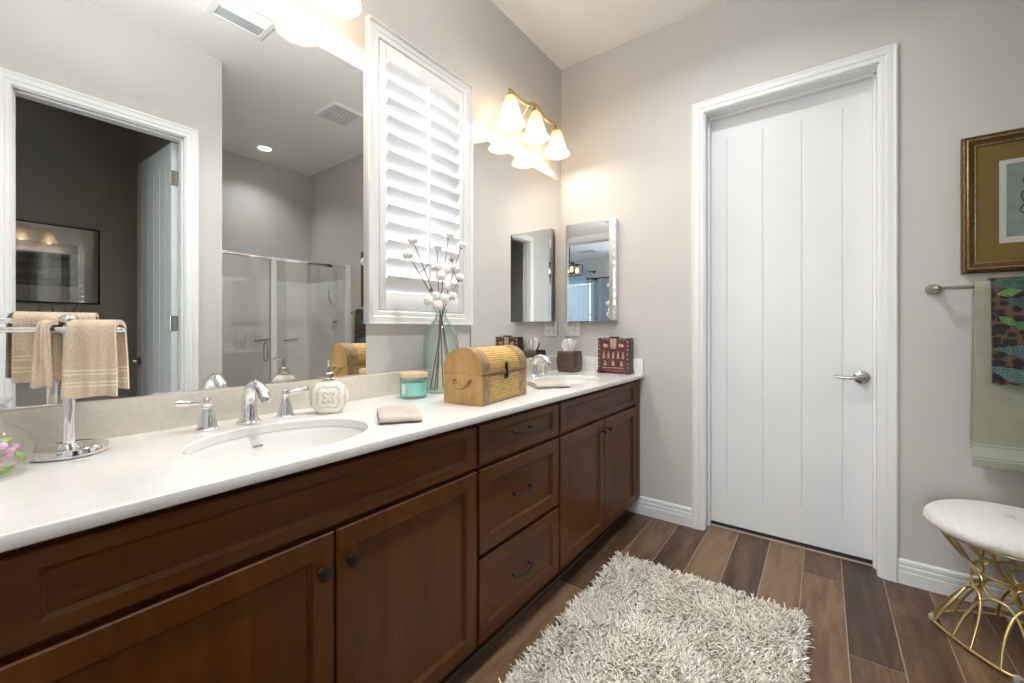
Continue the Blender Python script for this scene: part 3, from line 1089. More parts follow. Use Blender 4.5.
vanity_light(0.57, 'brass vanity light with three bell shades above the near sink mirror', 0.028)
vanity_light(2.105, 'brass wavy-bar vanity light with three bell shades above the far sink mirror')

# ================================================================== ON THE COUNTER
def ribbon(pts, t, nround=4):
    """closed outline of a strip of thickness t along a 2-D polyline"""
    P = [Vector((p[0], p[1])) for p in pts]
    m = len(P)
    L_, R_ = [], []
    for i in range(m):
        d = (P[min(i + 1, m - 1)] - P[max(i - 1, 0)]).normalized()
        nn = Vector((-d.y, d.x))
        tt = t[i] if isinstance(t, (list, tuple)) else t
        L_.append(P[i] + nn * tt / 2)
        R_.append(P[i] - nn * tt / 2)
    def capp(c, a, b, fwd):
        out = []
        for k in range(1, nround):
            an = PI * k / nround
            r = (a - c).length
            out.append(c + (a - c) * math.cos(an) + fwd * r * math.sin(an))
        return out
    d1 = (P[-1] - P[-2]).normalized()
    d0 = (P[0] - P[1]).normalized()
    return L_ + capp(P[-1], L_[-1], R_[-1], d1) + R_[::-1] + capp(P[0], R_[0], L_[0], d0)


def sheet(bm, origin, across, along, prof, t, w, nst=14, wob=0.0, shape=None):
    """a hanging cloth: prof is (across, z) points, extruded w along `along`; shape(f, p) may move a point; f runs 0..1 along"""
    o, ac, al = Vector(origin), Vector(across).normalized(), Vector(along).normalized()
    ring2 = ribbon(prof, t)
    rings = []
    for k in range(nst + 1):
        f = k / nst
        ring = []
        e = min(f, 1 - f) * w
        for p in ring2:
            a, z, s = p.x, p.y, (f - 0.5) * w
            if wob:
                a += wob * math.sin(f * 9 + z * 30) * 0.6 + wob * math.sin(f * 17 + 1.3 + z * 11) * 0.4
            if shape:
                a, s, z = shape(f, a, s, z)
            ring.append(o + ac * a + al * s + Vector((0, 0, z)))
        rings.append(ring)
    loft(bm, rings)


def dens(pts, step):
    out = [Vector(pts[0])]
    for a, b in zip(pts[:-1], pts[1:]):
        a, b = Vector(a), Vector(b)
        n = max(1, int((b - a).length / step))
        out += [a + (b - a) * (k + 1) / n for k in range(n)]
    return out


def over_bar(z_top, front_len, back_len, gap, lean=0.0):
    """profile of a cloth hung over a bar at across = 0"""
    pts = [(gap + lean, z_top - front_len), (gap + lean * 0.3, z_top - 0.03)]
    for k in range(0, 7):
        a = PI * k / 6
        pts.append((gap * math.cos(a), z_top - 0.012 + 0.012 * math.sin(a)))
    pts += [(-gap, z_top - 0.03), (-gap - lean * 0.5, z_top - back_len)]
    return dens(pts, 0.012)


# --- chrome stand with hand towels
px, py = -1.385, 0.165
t = thing('towel_stand', 'chrome countertop towel stand with round base, holding beige hand towels', 'towel stand', (px, py, CT))
bm = BM()
lathe(bm, [(0, CT), (0.063, CT), (0.066, CT + 0.003), (0.066, CT + 0.015), (0.063, CT + 0.019), (0.055, CT + 0.020), (0.050, CT + 0.017), (0.022, CT + 0.017), (0.018, CT + 0.022), (0.013, CT + 0.026), (0, CT + 0.027)], (px, py, 0), 48)
obj('base', bm, 'chrome', t)
bm = BM(); lathe(bm, [(0.0105, CT + 0.02), (0.0105, 1.165), (0.014, 1.168), (0.0145, 1.176), (0.011, 1.180), (0.011, 1.190), (0.0165, 1.194), (0.0175, 1.203), (0.012, 1.211), (0, 1.213)], (px, py, 0), 24); obj('pole', bm, 'chrome', t)


def loop_arm(a, b, z, hw):
    a, b = Vector((*a, z)), Vector((*b, z))
    d = (b - a).normalized()
    s = Vector((-d.y, d.x, 0))
    pts = []
    for c, sg in ((b, 1), (a, -1)):
        for k in range(9):
            an = -PI / 2 + PI * k / 8
            pts.append(c + d * sg * (math.cos(an) * hw - hw) + s * sg * math.sin(an) * hw)
    q = []
    for i, p in enumerate(pts):
        q.append(p)
        nx = pts[(i + 1) % len(pts)]
        if (nx - p).length > 0.05:
            q += [p + (nx - p) * k / 6 for k in range(1, 6)]
    bm = BM()
    tube(bm, q, 0.0058, 12, closed=True)
    return bm


L1a, L1b = (-1.478, 0.060), (-1.425, 0.254)
L2a, L2b = (-1.415, 0.057), (-1.320, 0.246)
obj('loop_arm', loop_arm(L1a, L1b, 1.197, 0.010), 'chrome', t)
obj('loop_arm', loop_arm(L2a, L2b, 1.177, 0.014), 'chrome', t)


def hang(name, A, B, f0, f1, z, side, flen, blen, gap, lean, mat, label, spread=0.0, thick=0.008, wob=0.002):
    A, B = Vector((*A, 0)), Vector((*B, 0))
    d = (B - A).normalized()
    n = Vector((d.y, -d.x, 0))
    o = A + (B - A) * ((f0 + f1) / 2) + n * side
    w = (B - A).length * (f1 - f0)
    bm = BM()

    def shp(f, a, s, zz):
        q = max(0.0, z - zz) / max(flen, 0.01)
        s = s * (1 + spread * q)
        # soft vertical folds, and a hem that dips a little
        a += (0.0035 * math.sin(f * 13 + 0.7) + 0.002 * math.sin(f * 29)) * q * min(1.0, (w / 0.07) ** 2)
        if a > 0:
            for bz in (z - flen + 0.036, z - flen + 0.062):
                if abs(zz - bz) < 0.007:
                    a -= 0.0016
        return a, s, zz - 0.002 * q * math.sin(f * 7)
    sheet(bm, o, n, d, over_bar(z + thick, flen, blen, gap, lean), thick, w, 22, wob, shp)
    return solo(name, bm, mat, label, 'towel', 'beige hand towels on the chrome stand', smooth=60)


BEIGE = (0.76, 0.61, 0.46)
BC = (0.87, 0.77, 0.64)
def bands(zb):
    return [(zb + 0.030, zb + 0.034), (zb + 0.038, zb + 0.042), (zb + 0.056, zb + 0.060), (zb + 0.064, zb + 0.068)]
M['tw_a'] = terry('beige_terry_right', BEIGE, bands(1.021), BC)
M['tw_b'] = terry('beige_terry_back', BEIGE, bands(1.052), BC)
M['tw_c'] = terry('beige_terry_plain', (0.73, 0.585, 0.44), None, None)
hang('hand_towel', L1a, L1b, 0.17, 0.82, 1.204, 0.0, 0.150, 0.150, 0.027, 0.002, 'tw_b', 'widest beige hand towel, over the rear loop of the chrome stand', thick=0.010)
hang('hand_towel', L2a, L2b, 0.60, 0.975, 1.184, 0.0, 0.162, 0.155, 0.031, 0.008, 'tw_a', 'beige hand towel with ribbed bands at the right end of the chrome stand', spread=0.16, thick=0.011)
hang('hand_towel', L2a, L2b, 0.385, 0.465, 1.184, 0.002, 0.135, 0.125, 0.033, 0.006, 'tw_c', 'narrow plain beige hand towel just left of the chrome stand pole, flaring downwards', spread=0.9, thick=0.010)

# --- clear glass jug with painted flowers at the picture's left edge
gx, gy = -1.292, 0.046
t = thing('glass_vase', 'small clear glass vase painted with purple flowers and green leaves, left of the towel stand', 'vase', (gx, gy, CT))
bm = BM()
pr = [(0.0, CT), (0.036, CT), (0.048, CT + 0.006), (0.060, CT + 0.026), (0.064, CT + 0.046), (0.059, CT + 0.066), (0.044, CT + 0.084), (0.026, CT + 0.098), (0.018, CT + 0.112), (0.018, CT + 0.122), (0.023, CT + 0.136), (0.033, CT + 0.148)]
inn = [(r - 0.0025, z + 0.001) for r, z in reversed(pr[2:])] + [(0.0, CT + 0.007)]
lathe(bm, pr + inn, (gx, gy, 0), 40)
obj('glass_body', bm, 'clearglass', t)
M['leafgreen'] = simple('painted_leaf_green', (0.22, 0.42, 0.03), 0.4, var=0.25, vscale=60)
M['petal'] = simple('painted_petal_mauve', (0.55, 0.33, 0.45), 0.4, var=0.25, vscale=60)


def surf_r(z):
    for (r0, z0), (r1, z1) in zip(pr[1:-1], pr[2:]):
        if z0 <= z <= z1:
            return r0 + (r1 - r0) * (z - z0) / (z1 - z0)
    return 0.05


def painted(name, mat, ang, z, ln, wd, tilt):
    bm = BM()
    row = []
    n = 8
    for i in range(n + 1):
        s = (i / n - 0.5) * ln
        hw = wd * math.sin(PI * i / n) ** 0.7 / 2 + 0.0003
        r2 = []
        for q in (-1, 0, 1):
            u = s * math.cos(tilt) - q * hw * math.sin(tilt)
            vz = z + s * math.sin(tilt) + q * hw * math.cos(tilt)
            rr = surf_r(vz) + 0.0006
            a = ang + u / rr
            r2.append((gx + rr * math.cos(a), gy + rr * math.sin(a), vz))
        row.append(r2)
    loft(bm, row, closed=False)
    me = obj(name, bm, mat, t, smooth=60)
    return me


va = math.atan2(-gy, -gx)     # towards the camera
for da, z, ln, wd, tl in ((-0.30, CT + 0.020, 0.026, 0.010, 0.35), (0.02, CT + 0.027, 0.016, 0.011, 0.1), (0.40, CT + 0.018, 0.028, 0.009, 0.6), (0.75, CT + 0.034, 0.018, 0.008, -0.5), (0.62, CT + 0.046, 0.014, 0.007, -0.9), (-0.75, CT + 0.026, 0.018, 0.008, 0.2), (0.45, CT + 0.076, 0.018, 0.005, 0.05)):
    painted('painted_leaf', 'leafgreen', va + da, z, ln, wd, tl)
for da, z, ln, wd, tl in ((0.32, CT + 0.066, 0.016, 0.010, 1.1), (0.46, CT + 0.056, 0.014, 0.010, 0.2), (0.60, CT + 0.062, 0.013, 0.008, -0.5), (0.40, CT + 0.046, 0.014, 0.008, 0.4), (0.22, CT + 0.040, 0.014, 0.006, 0.1)):
    painted('painted_petal', 'petal', va + da, z, ln, wd, tl)

# --- soap dispenser
sx_, sy_ = -1.355, 0.776
M['soapbody'] = None


def soap_mat(cx, cy, cz, nx, ny):
    """cream glaze with an embossed rosette: rings and petals around the centre of the flat side"""
    m, nt, p = new_mat('cream_rosette_glaze')
    L = nt.links.new
    tc = N(nt, 'ShaderNodeTexCoord')
    s = N(nt, 'ShaderNodeSeparateXYZ')
    mp = N(nt, 'ShaderNodeMapping')
    mp.vector_type = 'POINT'
    mp.inputs['Rotation'].default_value = (0, 0, -math.atan2(ny, nx))
    L(tc.outputs['Object'], mp.inputs['Vector'])
    L(mp.outputs[0], s.inputs[0])
    # y is sideways, z is up from the base
    zz = N(nt, 'ShaderNodeMath', operation='SUBTRACT'); zz.inputs[1].default_value = cz
    L(s.outputs['Z'], zz.inputs[0])
    an = N(nt, 'ShaderNodeMath', operation='ARCTAN2')
    L(zz.outputs[0], an.inputs[0]); L(s.outputs['Y'], an.inputs[1])
    cmb = N(nt, 'ShaderNodeCombineXYZ')
    L(s.outputs['Y'], cmb.inputs[0]); L(zz.outputs[0], cmb.inputs[1])
    ln = N(nt, 'ShaderNodeVectorMath', operation='LENGTH')
    L(cmb.outputs[0], ln.inputs[0])
    pet = N(nt, 'ShaderNodeMath', operation='MULTIPLY'); pet.inputs[1].default_value = 4.0
    L(an.outputs[0], pet.inputs[0])
    cs = N(nt, 'ShaderNodeMath', operation='COSINE'); L(pet.outputs[0], cs.inputs[0])
    k = N(nt, 'ShaderNodeMath', operation='MULTIPLY_ADD'); k.inputs[1].default_value = 0.0055
    L(cs.outputs[0], k.inputs[0]); L(ln.outputs['Value'], k.inputs[2])
    fr = N(nt, 'ShaderNodeMath', operation='MULTIPLY'); fr.inputs[1].default_value = 2 * PI / 0.021
    L(k.outputs[0], fr.inputs[0])
    sn = N(nt, 'ShaderNodeMath', operation='SINE'); L(fr.outputs[0], sn.inputs[0])
    vo = N(nt, 'ShaderNodeTexVoronoi', i_Scale=150.0)
    L(tc.outputs['Object'], vo.inputs['Vector'])
    sm = N(nt, 'ShaderNodeMath', operation='MULTIPLY_ADD'); sm.inputs[1].default_value = 0.9
    L(vo.outputs['Distance'], sm.inputs[0]); L(sn.outputs[0], sm.inputs[2])
    r = ramp(nt, [(0.0, (0.58, 0.46, 0.30)), (0.35, (0.80, 0.72, 0.60)), (0.75, (0.88, 0.86, 0.82))])
    mm = N(nt, 'ShaderNodeMapRange'); mm.inputs[1].default_value = -0.9; mm.inputs[2].default_value = 1.2
    L(sm.outputs[0], mm.inputs[0]); L(mm.outputs[0], r.inputs['Fac'])
    L(r.outputs['Color'], p.inputs['Base Color'])
    p.inputs['Roughness'].default_value = 0.35
    bp = N(nt, 'ShaderNodeBump', i_Strength=0.5, i_Distance=0.002)
    L(mm.outputs[0], bp.inputs['Height']); L(bp.outputs['Normal'], p.inputs['Normal'])
    return m


nx_, ny_ = 0.83, -0.56       # the flat side faces the room
t = thing('soap_dispenser', 'round cream soap dispenser with embossed rosette and silver pump, behind the near sink', 'soap dispenser', (sx_, sy_, CT))
bm = BM()
prof = [(0.0, 0.0), (0.040, 0.0), (0.043, 0.003), (0.043, 0.010), (0.050, 0.018), (0.058, 0.030), (0.0630, 0.046), (0.0640, 0.058), (0.061, 0.074), (0.053, 0.090), (0.041, 0.101), (0.027, 0.107), (0.019, 0.110), (0.019, 0.113), (0.0, 0.113)]
m = Matrix.Rotation(math.atan2(ny_, nx_), 4, 'Z')
rings = []
for r, z in prof:
    rings.append([m @ Vector((max(r, 1e-5) * (0.62 if r > 0.03 else 0.85) * math.cos(2 * PI * k / 40), max(r, 1e-5) * math.sin(2 * PI * k / 40), z)) + Vector((sx_, sy_, CT)) for k in range(40)])
loft(bm, rings)
M['soapbody'] = soap_mat(0, 0, 0.056, nx_, ny_)
obj('bottle', bm, 'soapbody', t, smooth=60)
bm = BM(); lathe(bm, [(0.0, 0.113), (0.0185, 0.113), (0.0185, 0.117), (0.0165, 0.119), (0.0165, 0.135), (0.014, 0.138), (0.006, 0.139), (0.006, 0.150), (0.0085, 0.152), (0.0085, 0.176), (0.0065, 0.179), (0, 0.180)], (sx_, sy_, CT), 24); pmp = obj('pump', bm, 'nickel', t, label='brushed silver pump top')
bm = BM(); tube(bm, [(sx_, sy_, CT + 0.171), (sx_ + 0.030, sy_ - 0.018, CT + 0.172), (sx_ + 0.040, sy_ - 0.024, CT + 0.166)], [0.0055, 0.0045, 0.0035], 12); obj('nozzle', bm, 'nickel', pmp)

# --- folded washcloths
M['cloth'] = terry('oatmeal_terry', (0.60, 0.54, 0.47), None, None)


def washcloth(c, ang, w, d, label):
    """a cloth folded in three: local x runs along the fold edge we see, y runs back"""
    bm = BM()
    h = 0.0075
    path = [(0.000 + 0.002, h * 0.55)]
    path = dens([(d, h * 0.55), (0.010, h * 0.55)], 0.02)
    path += [Vector((0.010 - 0.006 * math.sin(PI * k / 6), h * 1.1 - h * 0.55 * math.cos(PI * k / 6))) for k in range(1, 6)]
    path += dens([(0.010, h * 1.62), (d - 0.012, h * 1.62)], 0.02)
    path += [Vector((d - 0.012 + 0.006 * math.sin(PI * k / 6), h * 2.15 - h * 0.52 * math.cos(PI * k / 6))) for k in range(1, 6)]
    path += dens([(d - 0.012, h * 2.66), (0.004, h * 2.66), (-0.004, h * 2.3), (-0.006, h * 1.6)], 0.02)
    ring2 = ribbon(path, h * 0.95)
    m = Matrix.Translation(Vector(c)) @ Matrix.Rotation(ang, 4, 'Z')
    rings = []
    n = 14
    for k in range(n + 1):
        f = k / n
        e = min(f, 1 - f)
        sq = 1.0 if e > 0.1 else 0.86 + 1.4 * e
        rings.append([m @ Vector(((f - 0.5) * w * (1 + 0.02 * math.sin(p.x * 60 + p.y * 300)), p.x + 0.002 * math.sin(f * 11 + p.y * 200), p.y * sq * (1 + 0.06 * math.sin(f * 6 + p.x * 20)))) for p in ring2])
    loft(bm, rings)
    return solo('washcloth', bm, 'cloth', label, 'washcloth', 'folded washcloths on the countertop', smooth=60)


washcloth((-1.025, 0.818, CT + 0.0006), math.atan2(0.83, 0.55), 0.126, 0.190, 'folded oatmeal washcloth on the counter in front of the teal candle')
washcloth((-1.045, 1.745, CT + 0.0006), math.atan2(0.80, 0.62), 0.170, 0.150, 'folded oatmeal washcloth right of the wooden chest, in front of the far sink')

# --- candle jar
cx_, cy_ = -1.372, 1.160
t = thing('candle', 'teal glass jar candle with pale wooden lid beside the aqua bottle vase', 'candle', (cx_, cy_, CT))
bm = BM()
lathe(bm, [(0, CT), (0.050, CT), (0.054, CT + 0.003), (0.0555, CT + 0.010), (0.0555, CT + 0.086), (0.0525, CT + 0.086), (0.0525, CT + 0.012), (0, CT + 0.010)], (cx_, cy_, 0), 40)
obj('glass_jar', bm, 'aqua', t)
M['wax'] = simple('pale_aqua_wax', (0.80, 0.94, 0.90), 0.5, var=0.02)
bm = BM(); lathe(bm, [(0, CT + 0.0125), (0.050, CT + 0.0125), (0.0518, CT + 0.015), (0.0518, CT + 0.066), (0, CT + 0.0665)], (cx_, cy_, 0), 36); obj('wax', bm, 'wax', t)
M['lidwood'] = wood('pale_lid_wood', (0.52, 0.36, 0.20), (0.66, 0.49, 0.30), (0.74, 0.58, 0.38), (3, 14, 14), rough=0.5)
bm = BM(); lathe(bm, [(0, CT + 0.0865), (0.056, CT + 0.0865), (0.058, CT + 0.089), (0.058, CT + 0.102), (0.056, CT + 0.105), (0, CT + 0.105)], (cx_, cy_, 0), 40); obj('lid', bm, 'lidwood', t)
bm = BM()
la = math.atan2(-cy_, -cx_) - 0.95
loft(bm, [[(cx_ + 0.0560 * math.cos(la + k * 0.05), cy_ + 0.0560 * math.sin(la + k * 0.05), CT + 0.022 + q * 0.040) for k in range(8)] for q in (0, 1)], closed=False)
M['label'] = simple('cream_paper_label', (0.80, 0.78, 0.66), 0.6, var=0.05, vscale=90)
obj('paper_label', bm, 'label', t)

# --- aqua bottle vase
vx, vy = -1.402, 1.345
t = thing('bottle_vase', 'tall pale aqua glass bottle vase holding cotton stems under the window', 'vase', (vx, vy, CT))
bm = BM()
pr2 = [(0, CT), (0.066, CT), (0.074, CT + 0.004), (0.078, CT + 0.015), (0.080, CT + 0.06), (0.0805, CT + 0.14), (0.080, CT + 0.215), (0.076, CT + 0.250), (0.065, CT + 0.282), (0.048, CT + 0.308), (0.034, CT + 0.326), (0.0265, CT + 0.342), (0.025, CT + 0.356), (0.027, CT + 0.362), (0.0305, CT + 0.366), (0.0305, CT + 0.374), (0.028, CT + 0.377)]
inn2 = [(r - 0.0035, z) for r, z in reversed(pr2[3:])] + [(0.0, CT + 0.012)]
lathe(bm, pr2 + inn2, (vx, vy, 0), 48)
obj('glass_body', bm, 'vase', t)

# --- cotton stems
M['stem'] = simple('brown_dry_stem', (0.16, 0.10, 0.055), 0.8, var=0.3, vscale=40)
M['calyx'] = simple('dry_cotton_husk', (0.25, 0.15, 0.075), 0.8, var=0.3, vscale=40)
M['cotton'] = simple('white_cotton_fluff', (0.90, 0.89, 0.87), 1.0, var=0.03, bump=0.8, bscale=120, bdist=0.004, spec=0.1)


def at(u, v, x):
    """the point of the plane x = const that lies behind a picture position (used for measured sizes and places)"""
    th = math.radians(36.557)
    a, b = (u - 512) / 418.32, -(v - 329.38) / 418.32
    d = Vector((-math.sin(th) + math.cos(th) * a, math.cos(th) + math.sin(th) * a, b))
    return Vector((0, 0, 1.178)) + d * (x / d.x)


def boll(c, r, axis, parent, fluff=True):
    q = Vector((0, 0, 1)).rotation_difference(axis.normalized()).to_matrix().to_4x4()
    holder = None
    if fluff:
        bm = BM()
        rings = []
        nu, nv = 20, 11
        for i in range(nv):
            th = 0.04 + (PI - 0.08) * i / (nv - 1)
            ring = []
            for j in range(nu):
                ph = 2 * PI * j / nu
                rr = 1.14 * r * (0.70 + 0.32 * abs(math.cos(2 * ph)) ** 0.6 * math.sin(th)) * (1 + 0.07 * math.sin(5 * ph + 7 * th) + 0.05 * random.uniform(-1, 1))
                ring.append(q @ Vector((rr * math.sin(th) * math.cos(ph), rr * math.sin(th) * math.sin(ph), rr * 0.86 * -math.cos(th) + r * 0.55)) + c)
            rings.append(ring)
        loft(bm, rings)
        holder = obj('cotton_boll', bm, 'cotton', parent, smooth=70)
    # husk: five pointed bracts on a small cup
    bm = BM()
    cen = [bm.verts.new(q @ Vector((0.10 * r * math.cos(2 * PI * k / 10), 0.10 * r * math.sin(2 * PI * k / 10), -r * 0.42)) + c) for k in range(10)]
    mid, tip = [], []
    for k in range(10):
        an = 2 * PI * k / 10
        if k % 2 == 0:
            mid.append(bm.verts.new(q @ Vector((r * 0.62 * math.cos(an), r * 0.62 * math.sin(an), -r * 0.16)) + c))
            tip.append(bm.verts.new(q @ Vector((r * (1.12 if fluff else 1.15) * math.cos(an), r * (1.12 if fluff else 1.15) * math.sin(an), r * (0.42 if fluff else 0.75))) + c))
        else:
            mid.append(bm.verts.new(q @ Vector((r * 0.30 * math.cos(an), r * 0.30 * math.sin(an), -r * 0.30)) + c))
            tip.append(None)
    bm.faces.new(cen)
    for k in range(10):
        j = (k + 1) % 10
        bm.faces.new((cen[k], cen[j], mid[j], mid[k]))
    for k in range(0, 10, 2):
        bm.faces.new((mid[k - 1], mid[k], tip[k]))
        bm.faces.new((mid[k], mid[(k + 1) % 10], tip[k]))
    obj('husk', bm, 'calyx', holder or parent, smooth=0)


STEMS = [
    # label, foot offset in the vase, bend, bolls: (u, v, x, r, fluffy)
    ('cotton stem leaning furthest left, with bolls at its tip and beside the bottle mouth', (0.03, 0.05), [(409, 256, -1.37, 0.022, 1), (429, 301, -1.36, 0.019, 1), (428, 265, -1.38, 0.011, 0)]),
    ('cotton stem second from the left, rising to a boll high on the left', (0.02, 0.04), [(413.5, 242, -1.41, 0.023, 1), (435.4, 297, -1.37, 0.019, 1), (431, 290, -1.36, 0.012, 0)]),
    ('cotton stem in the middle, with a boll in front of the shutter rod', (-0.01, 0.02), [(437, 249, -1.42, 0.023, 1), (435.5, 267.5, -1.36, 0.019, 1), (437.5, 306, -1.35, 0.021, 1)]),
    ('tallest cotton stem, topped by the highest boll', (0.0, -0.02), [(448.5, 237, -1.42, 0.023, 1), (445.6, 270, -1.37, 0.021, 1), (446.3, 287, -1.36, 0.016, 1), (444, 299, -1.35, 0.021, 1)]),
    ('cotton stem second from the right, with an open empty husk', (0.02, -0.05), [(461, 247, -1.43, 0.021, 1), (451.5, 260, -1.39, 0.017, 0), (441, 277, -1.35, 0.022, 1)]),
    ('cotton stem leaning furthest right, with bolls near the wall mirror', (-0.02, -0.04), [(458.8, 280, -1.40, 0.023, 1), (453, 269, -1.42, 0.019, 1), (451.5, 297, -1.36, 0.018, 1)]),
]
mouth_z = CT + 0.366
for si, (lab, foot, bl) in enumerate(STEMS):
    tip = at(*bl[0][:3])
    ang = 2 * PI * si / 6
    mouth = Vector((vx + 0.013 * math.cos(ang + 0.5), vy + (tip.y - vy) * 0.09 + 0.006 * math.sin(ang), mouth_z))
    ft = Vector((vx + foot[0], vy + foot[1] * 1.15, CT + 0.0145))
    t = thing('cotton_stem', lab, 'cotton stem', tuple(ft), 'dried cotton stems in the aqua bottle')
    bm = BM()
    path = spline([ft, ft + (mouth - ft) * 0.5, mouth, mouth + (tip - mouth) * 0.5 + Vector((0.006 * math.cos(ang), 0, 0)), tip], 7)
    tube(bm, path, [0.0030 - 0.0013 * i / (len(path) - 1) for i in range(len(path))], 8)
    stem_o = obj('stem', bm, 'stem', t)
    for bi, (u, v, x, r, fl) in enumerate(bl):
        c = at(u, v, x)
        if bi:
            j = min(range(len(path)), key=lambda i: (path[i] - c).length + (0.04 if path[i].z > c.z else 0))
            a = path[j]
            tw = c - a
            if tw.length > 0.012:
                bm = BM(); tube(bm, spline([a, a + tw * 0.5 + Vector((0, 0, -0.004)), c - tw.normalized() * r * 0.4], 4), 0.0015, 6); obj('twig', bm, 'stem', stem_o)
            ax = (tw.normalized() + Vector((0.5, -0.35, 0.2)))
        else:
            ax = (path[-1] - path[-4]).normalized() + Vector((0.45, -0.3, 0))
        boll(c, r, ax, t, fl)

# --- wooden chest
tc_ = Vector((-1.113, 1.3330, 0))
TA = math.radians(6.5)
TW, TL = 0.178, 0.350      # depth and length
mT = Matrix.Translation(tc_) @ Matrix.Rotation(TA, 4, 'Z')
M['chestwood'] = wood('honey_chest_wood', (0.30, 0.165, 0.05), (0.44, 0.265, 0.09), (0.54, 0.35, 0.14), (7, 7, 1.6), rough=0.5)
M['chestband'] = wood('worn_brown_chest_wood', (0.15, 0.085, 0.038), (0.29, 0.18, 0.085), (0.42, 0.29, 0.155), (4, 4, 4), rough=0.55, scale=2)


def rattan_mat():
    m, nt, p = new_mat('split_bamboo_weave')
    L = nt.links.new
    v = coords(nt)
    s = N(nt, 'ShaderNodeSeparateXYZ'); L(v, s.inputs[0])
    w = N(nt, 'ShaderNodeTexWave', wave_type='BANDS', bands_direction='Z')
    w.inputs['Scale'].default_value = 38.0; w.inputs['Distortion'].default_value = 1.2; w.inputs['Detail'].default_value = 2.0; w.inputs['Detail Scale'].default_value = 3.0
    L(v, w.inputs['Vector'])
    mp = N(nt, 'ShaderNodeMapping'); mp.inputs['Scale'].default_value = (90, 9, 90); L(v, mp.inputs['Vector'])
    n = N(nt, 'ShaderNodeTexNoise', i_Scale=1.6, i_Detail=4.0); L(mp.outputs[0], n.inputs['Vector'])
    ad = N(nt, 'ShaderNodeMath', operation='MULTIPLY_ADD'); ad.inputs[1].default_value = 0.45
    L(w.outputs['Fac'], ad.inputs[0]); L(n.outputs['Fac'], ad.inputs[2])
    r = ramp(nt, [(0.25, (0.13, 0.06, 0.014)), (0.55, (0.40, 0.225, 0.045)), (0.95, (0.60, 0.41, 0.13))])
    L(ad.outputs[0], r.inputs['Fac']); L(r.outputs[0], p.inputs['Base Color'])
    p.inputs['Roughness'].default_value = 0.5
    bp = N(nt, 'ShaderNodeBump', i_Strength=0.7, i_Distance=0.002); L(ad.outputs[0], bp.inputs['Height']); L(bp.outputs['Normal'], p.inputs['Normal'])
    return m


M['rattan'] = rattan_mat()
t = thing('wooden_chest', 'honey-coloured wooden treasure chest with domed lid and bamboo panels on the counter', 'chest', (tc_.x, tc_.y, CT))
zb, zl = CT + 0.0005, CT + 0.113
hw, hl = TW / 2, TL / 2


def tb(mat, name, parent, *a, bev=0.0015, label=None):
    bm = BM(); box(bm, *a, bev, M4=mT)
    return obj(name, bm, mat, parent, label=label)


bm = BM()
# body: open box with a floor
box(bm, -hw, hw, -hl, -hl + 0.010, zb, zl, 0.001, M4=mT); box(bm, -hw, hw, hl - 0.010, hl, zb, zl, 0.001, M4=mT)
box(bm, -hw + 0.004, -hw + 0.012, -hl + 0.01, hl - 0.01, zb, zl, M4=mT); box(bm, hw - 0.012, hw - 0.004, -hl + 0.01, hl - 0.01, zb, zl, M4=mT)
box(bm, -hw + 0.01, hw - 0.01, -hl + 0.01, hl - 0.01, zb, zb + 0.008, M4=mT)
body = obj('body', bm, 'chestwood', t)
for x in (hw - 0.004, -hw + 0.0008):
    xs = (x, x + 0.0032)
    for y0, y1 in ((-hl + 0.0005, -hl + 0.058), (hl - 0.062, hl - 0.0005)):
        tb('chestband', 'post', body, *xs, y0, y1, zb, zl)
    tb('chestband', 'rail', body, *xs, -hl + 0.058, hl - 0.062, zb, zb + 0.012)
    tb('chestband', 'rail', body, *xs, -hl + 0.058, hl - 0.062, zl - 0.008, zl)
    bm = BM(); box(bm, xs[0], xs[0] + 0.002, -hl + 0.058, hl - 0.062, zb + 0.012, zl - 0.008, M4=mT); obj('bamboo_panel', bm, 'rattan', body)


# domed lid
def arch(y, r_add, zlow, n=18):
    """outline of the lid's cross-section at lid coordinate y"""
    pts = [(-hw - r_add, y, zlow)]
    zs = zl + 0.022
    for k in range(n + 1):
        a = PI - PI * k / n
        pts.append(((hw + r_add) * math.cos(a), y, zs + (0.080 + r_add) * math.sin(a)))
    pts.append((hw + r_add, y, zlow))
    return [mT @ Vector(p) for p in pts]


zlid = zl + 0.001
lid = None
bm = BM(); loft(bm, [arch(-hl, 0, zlid), arch(-hl + 0.010, 0, zlid)]); loft(bm, [arch(hl - 0.010, 0, zlid), arch(hl, 0, zlid)])
loft(bm, [arch(-hl + 0.01, -0.004, zlid), arch(hl - 0.01, -0.004, zlid)])
lid = obj('lid', bm, 'chestwood', t, smooth=30)


def lid_strip(name, mat, y0, y1, ra, zlo):
    bm = BM()
    a, b = arch(y0, ra, zlo), arch(y1, ra, zlo)
    a2, b2 = arch(y0, ra - 0.004, zlo), arch(y1, ra - 0.004, zlo)
    R = [a, b, b2, a2]
    loft(bm, R, loop=True, closed=False)
    obj(name, bm, mat, lid, smooth=30)


lid_strip('lid_band', 'chestband', -hl + 0.0005, -hl + 0.058, 0.0008, zlid)
lid_strip('lid_band', 'chestband', hl - 0.062, hl - 0.0005, 0.0008, zlid)
lid_strip('lid_bamboo', 'rattan', -hl + 0.058, hl - 0.062, -0.0012, zlid + 0.016)
tb('chestband', 'lid_rail', lid, hw - 0.003, hw + 0.0012, -hl, hl, zlid, zlid + 0.016)
tb('chestband', 'lid_rail', lid, -hw - 0.0012, -hw + 0.003, -hl, hl, zlid, zlid + 0.016)
